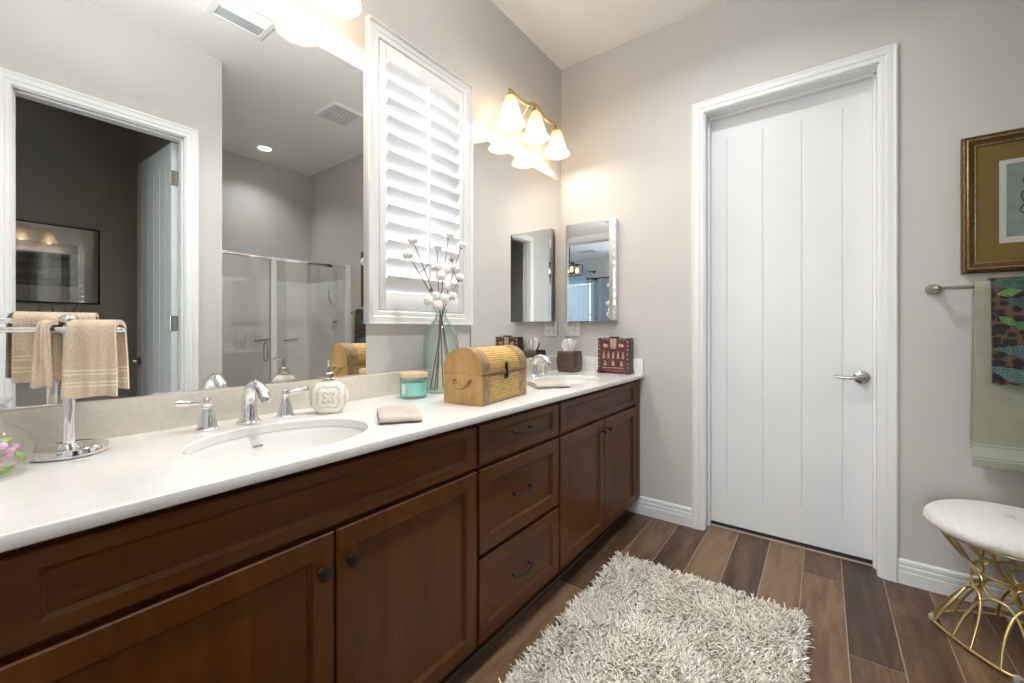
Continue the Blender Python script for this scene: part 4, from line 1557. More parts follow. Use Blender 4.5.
# end handles
for s in (-1, 1):
    bm = BM()
    ye = s * hl
    pts = [(-0.036, ye + s * 0.001, zb + 0.092), (-0.037, ye + s * 0.010, zb + 0.092), (-0.030, ye + s * 0.013, zb + 0.074), (-0.012, ye + s * 0.014, zb + 0.062), (0.012, ye + s * 0.014, zb + 0.062), (0.030, ye + s * 0.013, zb + 0.074), (0.037, ye + s * 0.010, zb + 0.092), (0.036, ye + s * 0.001, zb + 0.092)]
    tube(bm, [mT @ Vector(p) for p in spline(pts, 5)], 0.0040, 10)
    for sx in (-1, 1):
        ball(bm, mT @ Vector((sx * 0.036, ye + s * 0.002, zb + 0.093)), 0.007, 2, (1, 0.5, 1))
    obj('end_handle', bm, 'antique', body)
# front clasp
bm = BM(); box(bm, hw + 0.001, hw + 0.004, -0.010, 0.010, zlid + 0.010, zlid + 0.040, 0.001, M4=mT); box(bm, hw + 0.003, hw + 0.008, -0.005, 0.005, zlid - 0.004, zlid + 0.030, 0.001, M4=mT); c_ = obj('clasp', bm, 'bronze', lid)
bm = BM(); box(bm, hw - 0.001, hw + 0.003, -0.013, 0.013, zl - 0.026, zl - 0.004, 0.001, M4=mT); lathe(bm, [(0, 0), (0.006, 0), (0.006, 0.006), (0.003, 0.009), (0, 0.009)], (0, 0, 0), 14, mat4=mT @ Matrix.Translation((hw + 0.002, 0.0, zl - 0.013)) @ Matrix.Rotation(PI / 2, 4, 'Y')); obj('lock_plate', bm, 'bronze', body)

# --- tissue box cover
M['tissuebox'] = wood('dark_brown_tissue_cover', (0.040, 0.020, 0.014), (0.075, 0.042, 0.032), (0.115, 0.070, 0.055), (3, 3, 12), rough=0.4, coat=0.2)
M['tissue'] = simple('white_tissue_paper', (0.90, 0.90, 0.90), 0.9, var=0.01)
bx0, by0 = -1.370, 2.500
t = thing('tissue_box', 'dark brown bulging tissue box cover with white tissue, between sink and mirrored cabinet', 'tissue box', (bx0, by0, CT))
bm = BM()


def sq(h, z, n=5):
    """square ring with slightly rounded corners"""
    r = 0.006
    out = []
    for cxs, cys, a0 in ((1, 1, 0), (-1, 1, PI / 2), (-1, -1, PI), (1, -1, 3 * PI / 2)):
        for k in range(n):
            a = a0 + PI / 2 * k / (n - 1)
            out.append((bx0 + cxs * (h - r) + r * math.cos(a), by0 + cys * (h - r) + r * math.sin(a), z))
    return out


rg = [sq(0.056, CT + 0.0005), sq(0.059, CT + 0.006), sq(0.0625, CT + 0.025), sq(0.0655, CT + 0.06), sq(0.0650, CT + 0.090), sq(0.0625, CT + 0.115), sq(0.060, CT + 0.135), sq(0.058, CT + 0.139)]
hole = [[(bx0 + 0.034 * math.cos(PI / 4 * 0 + a), by0 + 0.022 * math.sin(a), z) for a in [0.0 + (2 * PI) * (k + 0.5) / 20 for k in range(20)]] for z in (CT + 0.139, CT + 0.128)]
loft(bm, rg + hole)
obj('cover', bm, 'tissuebox', t, smooth=40)
bm = BM()
for si_, (rot_, lean_, wd_) in enumerate(((0.75, 0.10, 1.0), (-0.35, -0.14, 0.85))):
    c_, s_ = math.cos(rot_), math.sin(rot_)
    front_, back_ = [], []
    for i in range(9):
        f = i / 8
        for side, row in ((1, front_), (-1, back_)):
            line = []
            for k in range(15):
                g = k / 14 - 0.5
                w_ = (0.040 + 0.075 * f ** 0.7) * wd_
                px_ = g * w_
                py_ = 0.009 * math.sin(g * 13 + si_ * 2 + f * 2) * (0.4 + f) + lean_ * 0.09 * f + side * 0.0009
                pz_ = CT + 0.120 + 0.100 * f * (1 - 0.55 * abs(g) ** 1.4) + 0.010 * f * math.sin(g * 17 + si_)
                line.append((bx0 + px_ * c_ - py_ * s_, by0 + px_ * s_ + py_ * c_, pz_))
            row.append(line)
    loft(bm, [a_ + b_[::-1] for a_, b_ in zip(front_, back_)])
obj('tissue', bm, 'tissue', t, smooth=80, label='crumpled white tissue')

# --- carved red box
rx0, rx1, ry0, ry1 = -1.188, -0.974, 2.553, 2.624
M['redlacquer'] = simple('worn_red_lacquer', (0.105, 0.018, 0.013), 0.45, var=0.6, vscale=25)
M['darkwood'] = wood('dark_carved_wood', (0.022, 0.014, 0.011), (0.05, 0.033, 0.026), (0.09, 0.062, 0.05), (6, 6, 6), rough=0.45)
M['pewter'] = simple('aged_pewter', (0.36, 0.30, 0.22), 0.5, metal=0.4, var=0.35, vscale=60)
M['redpanel'] = simple('bright_red_panel', (0.28, 0.03, 0.03), 0.45, var=0.3, vscale=30)
t = thing('carved_box', 'upright red lacquered box with pewter figures at the counter end by the wall', 'box', ((rx0 + rx1) / 2, (ry0 + ry1) / 2, CT))
bm = BM()
box(bm, rx0, rx1, ry0, ry1, CT + 0.022, CT + 0.228, 0.002)
body = obj('body', bm, 'darkwood', t)
bm = BM()
for x0, x1 in ((rx0 - 0.004, rx0 + 0.026), (rx1 - 0.026, rx1 + 0.004)):
    box(bm, x0, x1, ry0 - 0.004, ry1 + 0.002, CT + 0.0005, CT + 0.022, 0.002)
box(bm, rx0, rx1, ry0 - 0.003, ry1 + 0.001, CT + 0.012, CT + 0.026, 0.002)
obj('footed_base', bm, 'darkwood', t)
bm = BM(); box(bm, rx0 + 0.030, rx1 - 0.030, ry0 - 0.0045, ry0, CT + 0.013, CT + 0.024, 0.001); obj('base_panel', bm, 'redpanel', t)
fw_ = rx1 - rx0
for nm, z0, z1 in (('figure_panel', 0.152, 0.218), ('figure_panel', 0.093, 0.146), ('figure_panel', 0.047, 0.088)):
    bm = BM()
    ring_panel(bm, lambda a, b, o: (a, ry0 - 0.0005 - o, b), rx0 + 0.022, rx1 - 0.022, CT + z0, CT + z1, [(0, -0.002), (0, 0.0005), (0.003, 0.0015), (0.006, 0.0005)])
    pnl = obj(nm, bm, 'redlacquer', body, smooth=0)


def figure(x, z, h, w, parent):
    """a small robed figure in relief"""
    bm = BM()
    prof = [(0.30 * w, 0), (0.42 * w, 0.06 * h), (0.36 * w, 0.30 * h), (0.30 * w, 0.52 * h), (0.36 * w, 0.62 * h), (0.20 * w, 0.70 * h), (0.12 * w, 0.74 * h), (0.18 * w, 0.80 * h), (0.20 * w, 0.88 * h), (0.14 * w, 0.95 * h), (0.03 * w, h)]
    lathe(bm, prof, (x, ry0 - 0.0015, z), 12, sy=0.35)
    obj('relief_figure', bm, 'pewter', parent, smooth=50)


for k in range(5):
    figure(rx0 + 0.042 + k * (fw_ - 0.084) / 4, CT + 0.096, 0.046, 0.022, body)
for k in range(3):
    figure(rx0 + 0.052 + k * (fw_ - 0.104) / 2, CT + 0.050, 0.034, 0.028, body)
for k in (0, 1):
    bm = BM(); ball(bm, (rx0 + 0.055 + k * (fw_ - 0.11), ry0 - 0.001, CT + 0.178), 0.016, 2, (1.25, 0.25, 0.75)); ball(bm, (rx0 + 0.045 + k * (fw_ - 0.11), ry0 - 0.002, CT + 0.186), 0.008, 2, (1, 0.35, 1)); obj('relief_beast', bm, 'pewter', body, smooth=60)
for z in (0.205, 0.180, 0.155, 0.125, 0.095, 0.065, 0.042):
    for x in (rx0 + 0.011, rx1 - 0.011):
        bm = BM(); ball(bm, (x, ry0 - 0.0005, CT + z), 0.0055, 2, (1, 0.5, 1)); obj('stud', bm, 'pewter', body)
for k in range(4):
    bm = BM(); ball(bm, (rx0 + 0.035 + (k if k < 2 else k + 2.0) * 0.029, ry0 - 0.0005, CT + 0.222), 0.005, 2, (1, 0.5, 1)); obj('stud', bm, 'pewter', body)
bm = BM()
for k in range(11):
    ball(bm, (rx0 + 0.04 + k * (fw_ - 0.08) / 10, ry0 - 0.0005, CT + 0.0365), 0.0062, 2, (1.05, 0.5, 0.8))
obj('beaded_strip', bm, 'pewter', body)
bm = BM(); box(bm, (rx0 + rx1) / 2 - 0.021, (rx0 + rx1) / 2 + 0.021, ry0 - 0.004, ry0 + 0.001, CT + 0.160, CT + 0.226, 0.003); lathe(bm, [(0, 0), (0.010, 0), (0.010, 0.003), (0.004, 0.005), (0, 0.005)], (0, 0, 0), 16, mat4=Matrix.Translation(((rx0 + rx1) / 2, ry0 - 0.003, CT + 0.185)) @ Matrix.Rotation(PI / 2, 4, 'X')); obj('lock_plate', bm, 'pewter', body, label='pewter lock plate')
bm = BM()
box(bm, (rx0 + rx1) / 2 - 0.030, (rx0 + rx1) / 2 + 0.034, ry0 + 0.004, ry0 + 0.030, CT + 0.2285, CT + 0.238, 0.003)
obj('top_handle', bm, 'darkwood', t)

# ================================================================== ON THE FAR WALL
# --- towel bar
bz, byy = 1.357, YB - 0.070
t = thing('towel_bar', 'brushed nickel towel bar on the wall right of the plank door', 'towel bar', (0.70, YB, bz - 0.03))
for x in (0.403, 1.015):
    bm = BM()
    m = Matrix.Translation((x, YB, bz)) @ Matrix.Rotation(PI / 2, 4, 'X')
    lathe(bm, [(0, 0), (0.027, 0), (0.029, 0.004), (0.026, 0.010), (0.016, 0.020), (0.012, 0.034), (0.012, 0.050), (0.015, 0.058), (0.016, 0.070), (0.013, 0.080), (0.006, 0.085), (0, 0.086)], (0, 0, 0), 28, mat4=m, sx=1.0, sy=0.85)
    obj('wall_post', bm, 'nickel', t)
bm = BM(); tube(bm, [(0.403, byy, bz), (1.015, byy, bz)], 0.0075, 16); obj('bar', bm, 'nickel', t)

M['sage'] = terry('sage_green_terry', (0.335, 0.345, 0.255), [(0.640, 0.646), (0.652, 0.694), (0.700, 0.706)], (0.44, 0.45, 0.36))


def bar_towel(name, x0, x1, ztop, flen, blen, thick, mat, label, lean, gap, spread=0.0):
    bm = BM()

    def shp(f, a, s, zz):
        q = max(0.0, ztop - zz)
        a += 0.006 * math.sin(f * 8 + 0.5) * min(1, q * 2) * (1 if a > 0 else 0.4)
        return a, s * (1 + spread * q), zz + 0.0035 * math.sin(f * 60) * (1 if zz < ztop - flen + 0.012 and a > 0 else 0)
    sheet(bm, ((x0 + x1) / 2, byy, 0), (0, -1, 0), (1, 0, 0), over_bar(ztop, flen, blen, gap, lean), thick, x1 - x0, 40, 0.0006, shp)
    return solo(name, bm, mat, label, 'towel', None, smooth=60)


bar_towel('bath_towel', 0.514, 0.965, bz + 0.019, 0.765, 0.70, 0.010, 'sage', 'long sage green bath towel folded over the towel bar below the gilt picture', 0.012, 0.014, 0.055)


def leopard_mat():
    """printed cotton: black leopard spots on brown, crossed by a few slanting palm fronds"""
    m, nt, p = new_mat('leopard_and_palm_print')
    L = nt.links.new
    v = coords(nt)
    s3 = N(nt, 'ShaderNodeSeparateXYZ'); L(v, s3.inputs[0])
    n = N(nt, 'ShaderNodeTexNoise', i_Scale=30.0, i_Detail=2.0)
    L(v, n.inputs['Vector'])

    def mth(op, a, b=None, c=None, clamp=False):
        q = N(nt, 'ShaderNodeMath', operation=op, use_clamp=clamp)
        for k, x in enumerate((a, b, c)):
            if x is None:
                continue
            if isinstance(x, (int, float)):
                q.inputs[k].default_value = x
            else:
                L(x, q.inputs[k])
        return q.outputs[0]
    nz = mth('MULTIPLY_ADD', n.outputs['Fac'], 0.016, s3.outputs['Z'])
    nx = mth('MULTIPLY_ADD', n.outputs['Fac'], 0.012, s3.outputs['X'])
    c2 = N(nt, 'ShaderNodeCombineXYZ'); L(nx, c2.inputs[0]); L(nz, c2.inputs[1])
    vo = N(nt, 'ShaderNodeTexVoronoi', voronoi_dimensions='2D', i_Scale=34.0, i_Randomness=0.8)
    L(c2.outputs[0], vo.inputs['Vector'])
    r = ramp(nt, [(0.0, (0.010, 0.008, 0.010)), (0.40, (0.013, 0.010, 0.012)), (0.47, (0.085, 0.046, 0.027)), (1.0, (0.13, 0.072, 0.042))])
    L(vo.outputs['Distance'], r.inputs['Fac'])
    col = r.outputs['Color']
    #  (x, z, angle, length, half width, dark, light)
    fr = [(-0.19, 0.415, -8, 0.24, 0.030, (0.004, 0.030, 0.032), (0.030, 0.14, 0.13)), (-0.16, 0.365, 12, 0.07, 0.016, (0.05, 0.16, 0.02), (0.18, 0.36, 0.06)),
          (-0.15, 0.345, -14, 0.28, 0.034, (0.003, 0.022, 0.030), (0.035, 0.13, 0.13)), (-0.155, 0.275, -38, 0.06, 0.014, (0.03, 0.16, 0.03), (0.12, 0.34, 0.08)),
          (-0.13, 0.255, -24, 0.12, 0.020, (0.01, 0.08, 0.03), (0.06, 0.26, 0.10)), (-0.18, 0.145, -6, 0.30, 0.030, (0.006, 0.030, 0.036), (0.10, 0.24, 0.24)),
          (-0.19, 0.075, -26, 0.22, 0.030, (0.006, 0.040, 0.045), (0.10, 0.27, 0.26)), (0.02, 0.30, 20, 0.2, 0.032, (0.004, 0.030, 0.025), (0.03, 0.15, 0.09)), (0.0, 0.12, -30, 0.2, 0.03, (0.004, 0.030, 0.025), (0.06, 0.2, 0.14))]
    for x0, z0, ang, ln, hw_, ca, cb in fr:
        c, sn = math.cos(math.radians(ang)), math.sin(math.radians(ang))
        dx, dz = mth('SUBTRACT', s3.outputs['X'], x0), mth('SUBTRACT', s3.outputs['Z'], z0)
        u = mth('ADD', mth('MULTIPLY', dx, c), mth('MULTIPLY', dz, sn))
        w = mth('ABSOLUTE', mth('SUBTRACT', mth('MULTIPLY', dz, c), mth('MULTIPLY', dx, sn)))
        t_ = mth('DIVIDE', u, ln)
        shape = mth('MULTIPLY', mth('SINE', mth('MULTIPLY', mth('MINIMUM', mth('MAXIMUM', t_, 0.0), 1.0), PI)), hw_)
        leaf = mth('SINE', mth('MULTIPLY', mth('SUBTRACT', u, mth('MULTIPLY', w, 1.6)), 2 * PI / 0.0125))
        inside = mth('MULTIPLY', mth('LESS_THAN', w, shape), mth('GREATER_THAN', mth('ADD', leaf, mth('LESS_THAN', w, 0.002)), -0.25))
        tone = mth('MULTIPLY_ADD', leaf, 0.5, 0.5, True)
        mc = N(nt, 'ShaderNodeMix', data_type='RGBA'); L(tone, mc.inputs['Factor']); mc.inputs['A'].default_value = (*ca, 1); mc.inputs['B'].default_value = (*cb, 1)
        mx = N(nt, 'ShaderNodeMix', data_type='RGBA'); L(inside, mx.inputs['Factor']); L(col, mx.inputs['A']); L(mc.outputs['Result'], mx.inputs['B'])
        col = mx.outputs['Result']
    L(col, p.inputs['Base Color'])
    p.inputs['Roughness'].default_value = 0.85
    p.inputs['Sheen Weight'].default_value = 0.1
    n4 = N(nt, 'ShaderNodeTexNoise', i_Scale=300.0); L(v, n4.inputs['Vector'])
    bp = N(nt, 'ShaderNodeBump', i_Strength=0.5, i_Distance=0.0015); L(n4.outputs['Fac'], bp.inputs['Height']); L(bp.outputs['Normal'], p.inputs['Normal'])
    return m


M['leopard'] = leopard_mat()
bar_towel('hand_towel', 0.556, 0.905, bz + 0.031, 0.425, 0.40, 0.009, 'leopard', 'small dark leopard and palm leaf print towel laid over the sage green towel', 0.013, 0.0255)

# --- gilt framed picture
fx0, fx1, fz0, fz1 = 0.487, 0.925, 1.420, 2.007
t = thing('framed_picture', 'gilt framed print with olive mat above the towel bar', 'picture', ((fx0 + fx1) / 2, YB, fz0))
M['gilt'] = simple('dark_gilt_frame', (0.12, 0.07, 0.022), 0.42, metal=0.55, var=0.35, vscale=60, bump=0.3, bscale=90)
M['oldgold'] = simple('rubbed_gold_bead', (0.30, 0.205, 0.085), 0.4, metal=0.7, var=0.35, vscale=90)
M['mat_olive'] = simple('olive_gold_mat_board', (0.215, 0.14, 0.03), 0.85, var=0.06, vscale=60, spec=0.1)
M['paper'] = simple('ivory_print_paper', (0.66, 0.63, 0.55), 0.9, var=0.02, spec=0.1)


def fr3(a, b, o):
    return (a, YB - o, b)


def frame_ring(bm, prof):
    rings = []
    for ins, o in prof:
        rings.append([fr3(fx0 + ins, fz0 + ins, o), fr3(fx1 - ins, fz0 + ins, o), fr3(fx1 - ins, fz1 - ins, o), fr3(fx0 + ins, fz1 - ins, o)])
    loft(bm, rings, loop=True)


bm = BM(); frame_ring(bm, [(0, 0.001), (0, 0.020), (0.004, 0.026), (0.010, 0.028), (0.014, 0.024), (0.024, 0.022), (0.034, 0.016), (0.040, 0.014), (0.046, 0.012), (0.046, 0.001)]); obj('frame', bm, 'gilt', t, smooth=20)
bm = BM(); frame_ring(bm, [(0.0145, 0.022), (0.0145, 0.028), (0.018, 0.0305), (0.022, 0.028), (0.022, 0.021)]); obj('gold_bead', bm, 'oldgold', t, smooth=50)
bm = BM(); frame_ring(bm, [(0.040, 0.012), (0.040, 0.016), (0.043, 0.017), (0.046, 0.014), (0.046, 0.011)]); obj('gold_bead', bm, 'oldgold', t, smooth=50)
bm = BM(); box(bm, fx0 + 0.045, fx1 - 0.045, YB - 0.0095, YB - 0.006, fz0 + 0.045, fz1 - 0.045)
obj('mat_board', bm, 'mat_olive', t)
bm = BM(); box(bm, fx0 + 0.112, fx1 - 0.112, YB - 0.0105, YB - 0.0095, fz0 + 0.120, fz1 - 0.120); obj('print_paper', bm, 'paper', t)


def print_mat():
    m, nt, p = new_mat('grey_blue_plant_study')
    L = nt.links.new
    v = coords(nt)
    n = N(nt, 'ShaderNodeTexNoise', i_Scale=14.0, i_Detail=6.0); L(v, n.inputs['Vector'])
    r = ramp(nt, [(0.3, (0.20, 0.245, 0.225)), (0.7, (0.30, 0.345, 0.32))]); L(n.outputs['Fac'], r.inputs['Fac'])
    L(r.outputs[0], p.inputs['Base Color'])
    p.inputs['Roughness'].default_value = 0.9
    return m


M['print'] = print_mat()
M['ink'] = simple('dark_sketch_ink', (0.05, 0.055, 0.055), 0.9, var=0.3, vscale=60)
bm = BM(); box(bm, fx0 + 0.132, fx1 - 0.132, YB - 0.0112, YB - 0.0104, fz0 + 0.145, fz1 - 0.138); pr_ = obj('printed_image', bm, 'print', t)
# a loosely drawn curling stem, dark lines of the print
bm = BM()
ccx, ccz = 0.705, 1.73
for pts in ([(-0.030, 0.10), (-0.040, 0.06), (-0.025, 0.03), (-0.045, 0.01), (-0.035, -0.03), (-0.010, -0.04), (0.01, -0.02), (0.03, -0.06)], [(-0.038, -0.035), (-0.048, -0.06), (-0.030, -0.075), (-0.015, -0.055)], [(-0.02, 0.09), (0.01, 0.05), (0.0, 0.0), (0.03, 0.03)]):
    tube(bm, spline([(ccx + a, YB - 0.0113, ccz + b) for a, b in pts], 6), 0.0022, 6, flat=1.0)
obj('drawn_lines', bm, 'ink', pr_)
bm = BM(); box(bm, fx0 + 0.045, fx1 - 0.045, YB - 0.0145, YB - 0.0125, fz0 + 0.045, fz1 - 0.045); obj('glazing', bm, 'pane', t)

# ================================================================== STOOL
scx, scy = 0.566, 2.335
t = thing('stool', 'round stool with white fleece seat on a gold wire hourglass base', 'stool', (scx, scy, 0))
M['fleece'] = simple('white_fleece', (0.80, 0.765, 0.72), 1.0, var=0.04, vscale=40, bump=0.9, bscale=260, bdist=0.004, spec=0.05, sheen=0.4)
bm = BM()
n = 72
prof = [(0.0, 0.410), (0.17, 0.410), (0.215, 0.412), (0.233, 0.420), (0.240, 0.433), (0.237, 0.448), (0.224, 0.462), (0.195, 0.474), (0.14, 0.481), (0.07, 0.484), (0.0, 0.485)]
rings = []
for r, z in prof:
    rings.append([(scx + max(r, 1e-4) * (1 + 0.006 * math.sin(9 * 2 * PI * k / n + z * 80) + 0.004 * random.uniform(-1, 1)) * math.cos(2 * PI * k / n), scy + max(r, 1e-4) * (1 + 0.006 * math.sin(7 * 2 * PI * k / n) + 0.004 * random.uniform(-1, 1)) * math.sin(2 * PI * k / n), z + 0.0012 * random.uniform(-1, 1)) for k in range(n)])
loft(bm, rings)
obj('seat', bm, 'fleece', t, smooth=80)
WZ, WR = 0.235, 0.098          # waist
SB = math.radians(33.5)        # the square foot ring is turned


def sqr(a, half, bow):
    """rounded, bowed square ring: radius in direction a"""
    q = (a - SB + PI / 4) % (PI / 2) - PI / 4
    return half / max(math.cos(q), 0.5) ** (1 - bow)


def foot(a, z=0.016):
    r = 0.185 / (math.cos(((a - SB + PI / 4) % (PI / 2)) - PI / 4) ** 0.62)
    r = min(r, 0.214)
    return Vector((scx + r * math.cos(a), scy + r * math.sin(a), z))


def topr(a, z=0.405):
    return Vector((scx + 0.198 * math.cos(a), scy + 0.198 * math.sin(a), z))


def waist(a, z=WZ, r=WR):
    return Vector((scx + r * math.cos(a), scy + r * math.sin(a), z))


rw = 0.0052
bm = BM(); tube(bm, [foot(2 * PI * k / 96) for k in range(96)], rw, 10, closed=True); obj('foot_ring', bm, 'goldwire', t)
bm = BM(); tube(bm, [topr(2 * PI * k / 64) for k in range(64)], rw, 10, closed=True); obj('seat_ring', bm, 'goldwire', t)
NC = 8
for k in range(NC):
    a = SB + PI / NC + 2 * PI * k / NC
    # small circle of the waist, standing tangent to its neighbours
    c = waist(a)
    tn = Vector((-math.sin(a), math.cos(a), 0))
    up = Vector((0, 0, 1))
    rr = WR * math.tan(PI / NC) * 0.98
    bm = BM(); tube(bm, [c + tn * rr * math.cos(2 * PI * q / 28) + up * rr * 0.92 * math.sin(2 * PI * q / 28) for q in range(28)], rw * 0.9, 8, closed=True); obj('waist_circle', bm, 'goldwire', t)
    # arches: petals from the waist circles down to the foot ring and up to the seat ring
    st = 2 * PI / NC
    H0, H1 = WZ - rr * 0.9, WZ + rr * 0.9

    def arch_pts(end, spread, z0, z1):
        """a rounded arch: both feet on a ring at height z0, its crown against the waist at z1"""
        out = []
        for q in range(25):
            u_ = PI * q / 24
            f = math.sin(u_) ** 0.62
            da = -math.cos(u_) * (abs(math.cos(u_)) ** -0.25 if abs(math.cos(u_)) > 1e-3 else 0) * spread
            z = z0 + (z1 - z0) * f
            e_ = end(a + da)
            re = math.hypot(e_.x - scx, e_.y - scy)
            r_ = re + (WR + 0.004 - re) * (f ** 1.15)
            out.append(Vector((scx + r_ * math.cos(a + da), scy + r_ * math.sin(a + da), z)))
        return out
    bm = BM(); tube(bm, arch_pts(foot, st * 0.72, 0.016, H0), rw, 10); obj('lower_arch', bm, 'goldwire', t)
    bm = BM(); tube(bm, arch_pts(topr, st * 0.86, 0.405, H1), rw, 10); obj('upper_arch', bm, 'goldwire', t)
M['footcap'] = simple('clear_grey_foot_cap', (0.45, 0.46, 0.47), 0.4)
for k in range(4):
    a = SB + PI / 4 + PI / 2 * k
    p = foot(a)
    bm = BM(); lathe(bm, [(0, 0), (0.009, 0), (0.010, 0.003), (0.010, 0.018), (0.008, 0.021), (0, 0.0215)], (p.x, p.y, 0.0), 14); obj('foot_cap', bm, 'footcap', t, label='small grey foot cap')

# ================================================================== SHAG RUG
RX0, RX1, RY0, RY1 = -0.840, -0.050, 0.80, 2.065
t = thing('shag_rug', 'cream and grey shaggy bath rug on the plank floor in front of the vanity', 'rug', ((RX0 + RX1) / 2, (RY0 + RY1) / 2, 0))
M['rugback'] = simple('rug_backing', (0.45, 0.40, 0.34), 0.95, var=0.1, vscale=50)
bm = BM(); box(bm, RX0 + 0.008, RX1 - 0.008, RY0 + 0.008, RY1 - 0.008, 0.0005, 0.010, 0.002); obj('backing', bm, 'rugback', t)


def pile_mat():
    m, nt, p = new_mat('shag_yarn')
    L = nt.links.new
    at_ = N(nt, 'ShaderNodeAttribute', attribute_name='tone')
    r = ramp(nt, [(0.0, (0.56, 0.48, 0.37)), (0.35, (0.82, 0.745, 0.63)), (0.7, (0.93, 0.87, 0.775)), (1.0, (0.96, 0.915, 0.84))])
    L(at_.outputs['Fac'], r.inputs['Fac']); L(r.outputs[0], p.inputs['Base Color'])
    p.inputs['Roughness'].default_value = 0.8
    p.inputs['Specular IOR Level'].default_value = 0.2
    p.inputs['Sheen Weight'].default_value = 0.2
    return m


M['pile'] = pile_mat()


def build_pile():
    from mathutils import noise
    rnd = random.Random(3)
    verts, faces, tone = [], [], []
    N_ = 23000
    for i in range(N_):
        x, y = rnd.uniform(RX0 + 0.004, RX1 - 0.004), rnd.uniform(RY0 + 0.004, RY1 - 0.004)
        v1 = noise.noise(Vector((x * 5.5, y * 5.5, 0.3)))
        v2 = noise.noise(Vector((x * 5.5 + 40, y * 5.5, 7.3)))
        v3 = noise.noise(Vector((x * 26, y * 26, 1.7)))
        ang = 2.2 * v1 * PI + v3 * 1.2 + rnd.gauss(0, 0.95)
        # at the edges the yarn falls outwards
        for lim, s, da in ((x - RX0, -1, 'x'), (RX1 - x, 1, 'x'), (y - RY0, -1, 'y'), (RY1 - y, 1, 'y')):
            if lim < 0.03 and rnd.random() < 0.22:
                ang = (PI if s < 0 else 0) if da == 'x' else (-PI / 2 if s < 0 else PI / 2)
                ang += rnd.gauss(0, 0.6)
        ln = rnd.uniform(0.026, 0.043)
        lean = min(1.25, max(0.25, 0.80 + 0.40 * v2 + rnd.gauss(0, 0.22)))
        w = rnd.uniform(0.0024, 0.0042)
        dx, dy = math.cos(ang), math.sin(ang)
        h0 = 0.008
        b = len(verts)
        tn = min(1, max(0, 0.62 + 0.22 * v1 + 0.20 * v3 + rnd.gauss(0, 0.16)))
        for j, (f, ww) in enumerate(((0.0, 1.0), (0.5, 1.15), (0.86, 0.8))):
            bend = lean * (0.45 + 0.75 * f)
            hx = ln * f * math.sin(min(bend, 1.45))
            hz = ln * f * math.cos(min(bend, 1.45))
            for q in range(3):
                an = ang + 2 * PI * q / 3 + i
                verts.append((x + dx * hx + w * ww * math.cos(an), y + dy * hx + w * ww * math.sin(an), h0 + max(hz, 0.003) + (w * 0.5 * math.sin(an * 2) if j else 0)))
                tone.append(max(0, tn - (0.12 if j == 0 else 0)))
        bend = min(lean * 1.2, 1.5)
        verts.append((x + dx * ln * math.sin(bend), y + dy * ln * math.sin(bend), h0 + max(0.002, ln * math.cos(bend))))
        tone.append(tn)
        for j in (0, 3):
            for q in range(3):
                k = (q + 1) % 3
                faces.append((b + j + q, b + j + k, b + j + 3 + k, b + j + 3 + q))
        for q in range(3):
            faces.append((b + 6 + q, b + 6 + (q + 1) % 3, b + 9))
    me = bpy.data.meshes.new('pile')
    off = base_loc(t)
    me.from_pydata([(a - off.x, b_ - off.y, c - off.z) for a, b_, c in verts], [], faces)
    at_ = me.attributes.new('tone', 'FLOAT', 'POINT')
    at_.data.foreach_set('value', tone)
    me.materials.append(M['pile'])
    me.polygons.foreach_set('use_smooth', [True] * len(me.polygons))
    o = bpy.data.objects.new('pile', me)
    COL.objects.link(o)
    o.parent = t
    o['kind'] = 'stuff'


build_pile()

# ================================================================== WHAT THE MIRRORS SHOW
# --- shower enclosure
GX = 1.165
t = thing('shower_enclosure', 'framed glass shower enclosure seen in the large mirror', 'shower enclosure', (GX, 1.9, 0))
ST = 1.868
bm = BM(); box(bm, GX - 0.05, GX + 0.05, YW + 0.001, YB - 0.001, 0, 0.10, 0.006); obj('curb', bm, 'surround', t)
bm = BM(); box(bm, GX - 0.020, GX + 0.020, YW + 0.001, YB - 0.001, ST - 0.032, ST, 0.003); obj('header_rail', bm, 'chrome', t)
bm = BM(); box(bm, GX - 0.018, GX + 0.018, YW + 0.001, YB - 0.001, 0.10, 0.125, 0.003); obj('bottom_rail', bm, 'chrome', t)
bm = BM(); box(bm, GX - 0.024, GX + 0.024, 1.815, 1.865, 0.125, ST - 0.004, 0.003); obj('post', bm, 'trim', t)
bm = BM(); box(bm, GX - 0.026, GX + 0.026, YB - 0.062, YB - 0.001, 0.125, ST + 0.012, 0.003); obj('wall_jamb', bm, 'trim', t)
bm = BM(); box(bm, GX - 0.026, GX + 0.026, YW + 0.001, YW + 0.03, 0.125, ST, 0.003); obj('wall_jamb', bm, 'trim', t)
bm = BM(); box(bm, GX - 0.003, GX + 0.003, 1.866, YB - 0.063, 0.126, ST - 0.033); obj('glass_panel', bm, 'glass', t)
bm = BM(); box(bm, GX - 0.003, GX + 0.003, YW + 0.031, 1.812, 0.128, ST - 0.036); d = obj('glass_door', bm, 'glass', t)
for s in (-1, 1):
    bm = BM(); tube(bm, spline([(GX + s * 0.003, 1.775, 1.055), (GX + s * 0.030, 1.775, 1.050), (GX + s * 0.036, 1.775, 0.97), (GX + s * 0.030, 1.775, 0.890), (GX + s * 0.003, 1.775, 0.885)], 5), 0.006, 10); obj('handle', bm, 'nickel', d)
# surround panels
bm = BM(); box(bm, XS - 0.012, XS - 0.0005, YW + 0.0005, YB - 0.0005, 0.0, 1.735); struct('wall_panel_shower_back', bm, 'surround')
bm = BM(); box(bm, GX + 0.055, XS - 0.012, YB - 0.012, YB - 0.0005, 0.0, 1.735); struct('wall_panel_shower_far', bm, 'surround')
bm = BM(); box(bm, GX + 0.055, XS - 0.012, YW + 0.0005, YW + 0.012, 0.0, 1.735); struct('wall_panel_shower_near', bm, 'surround')
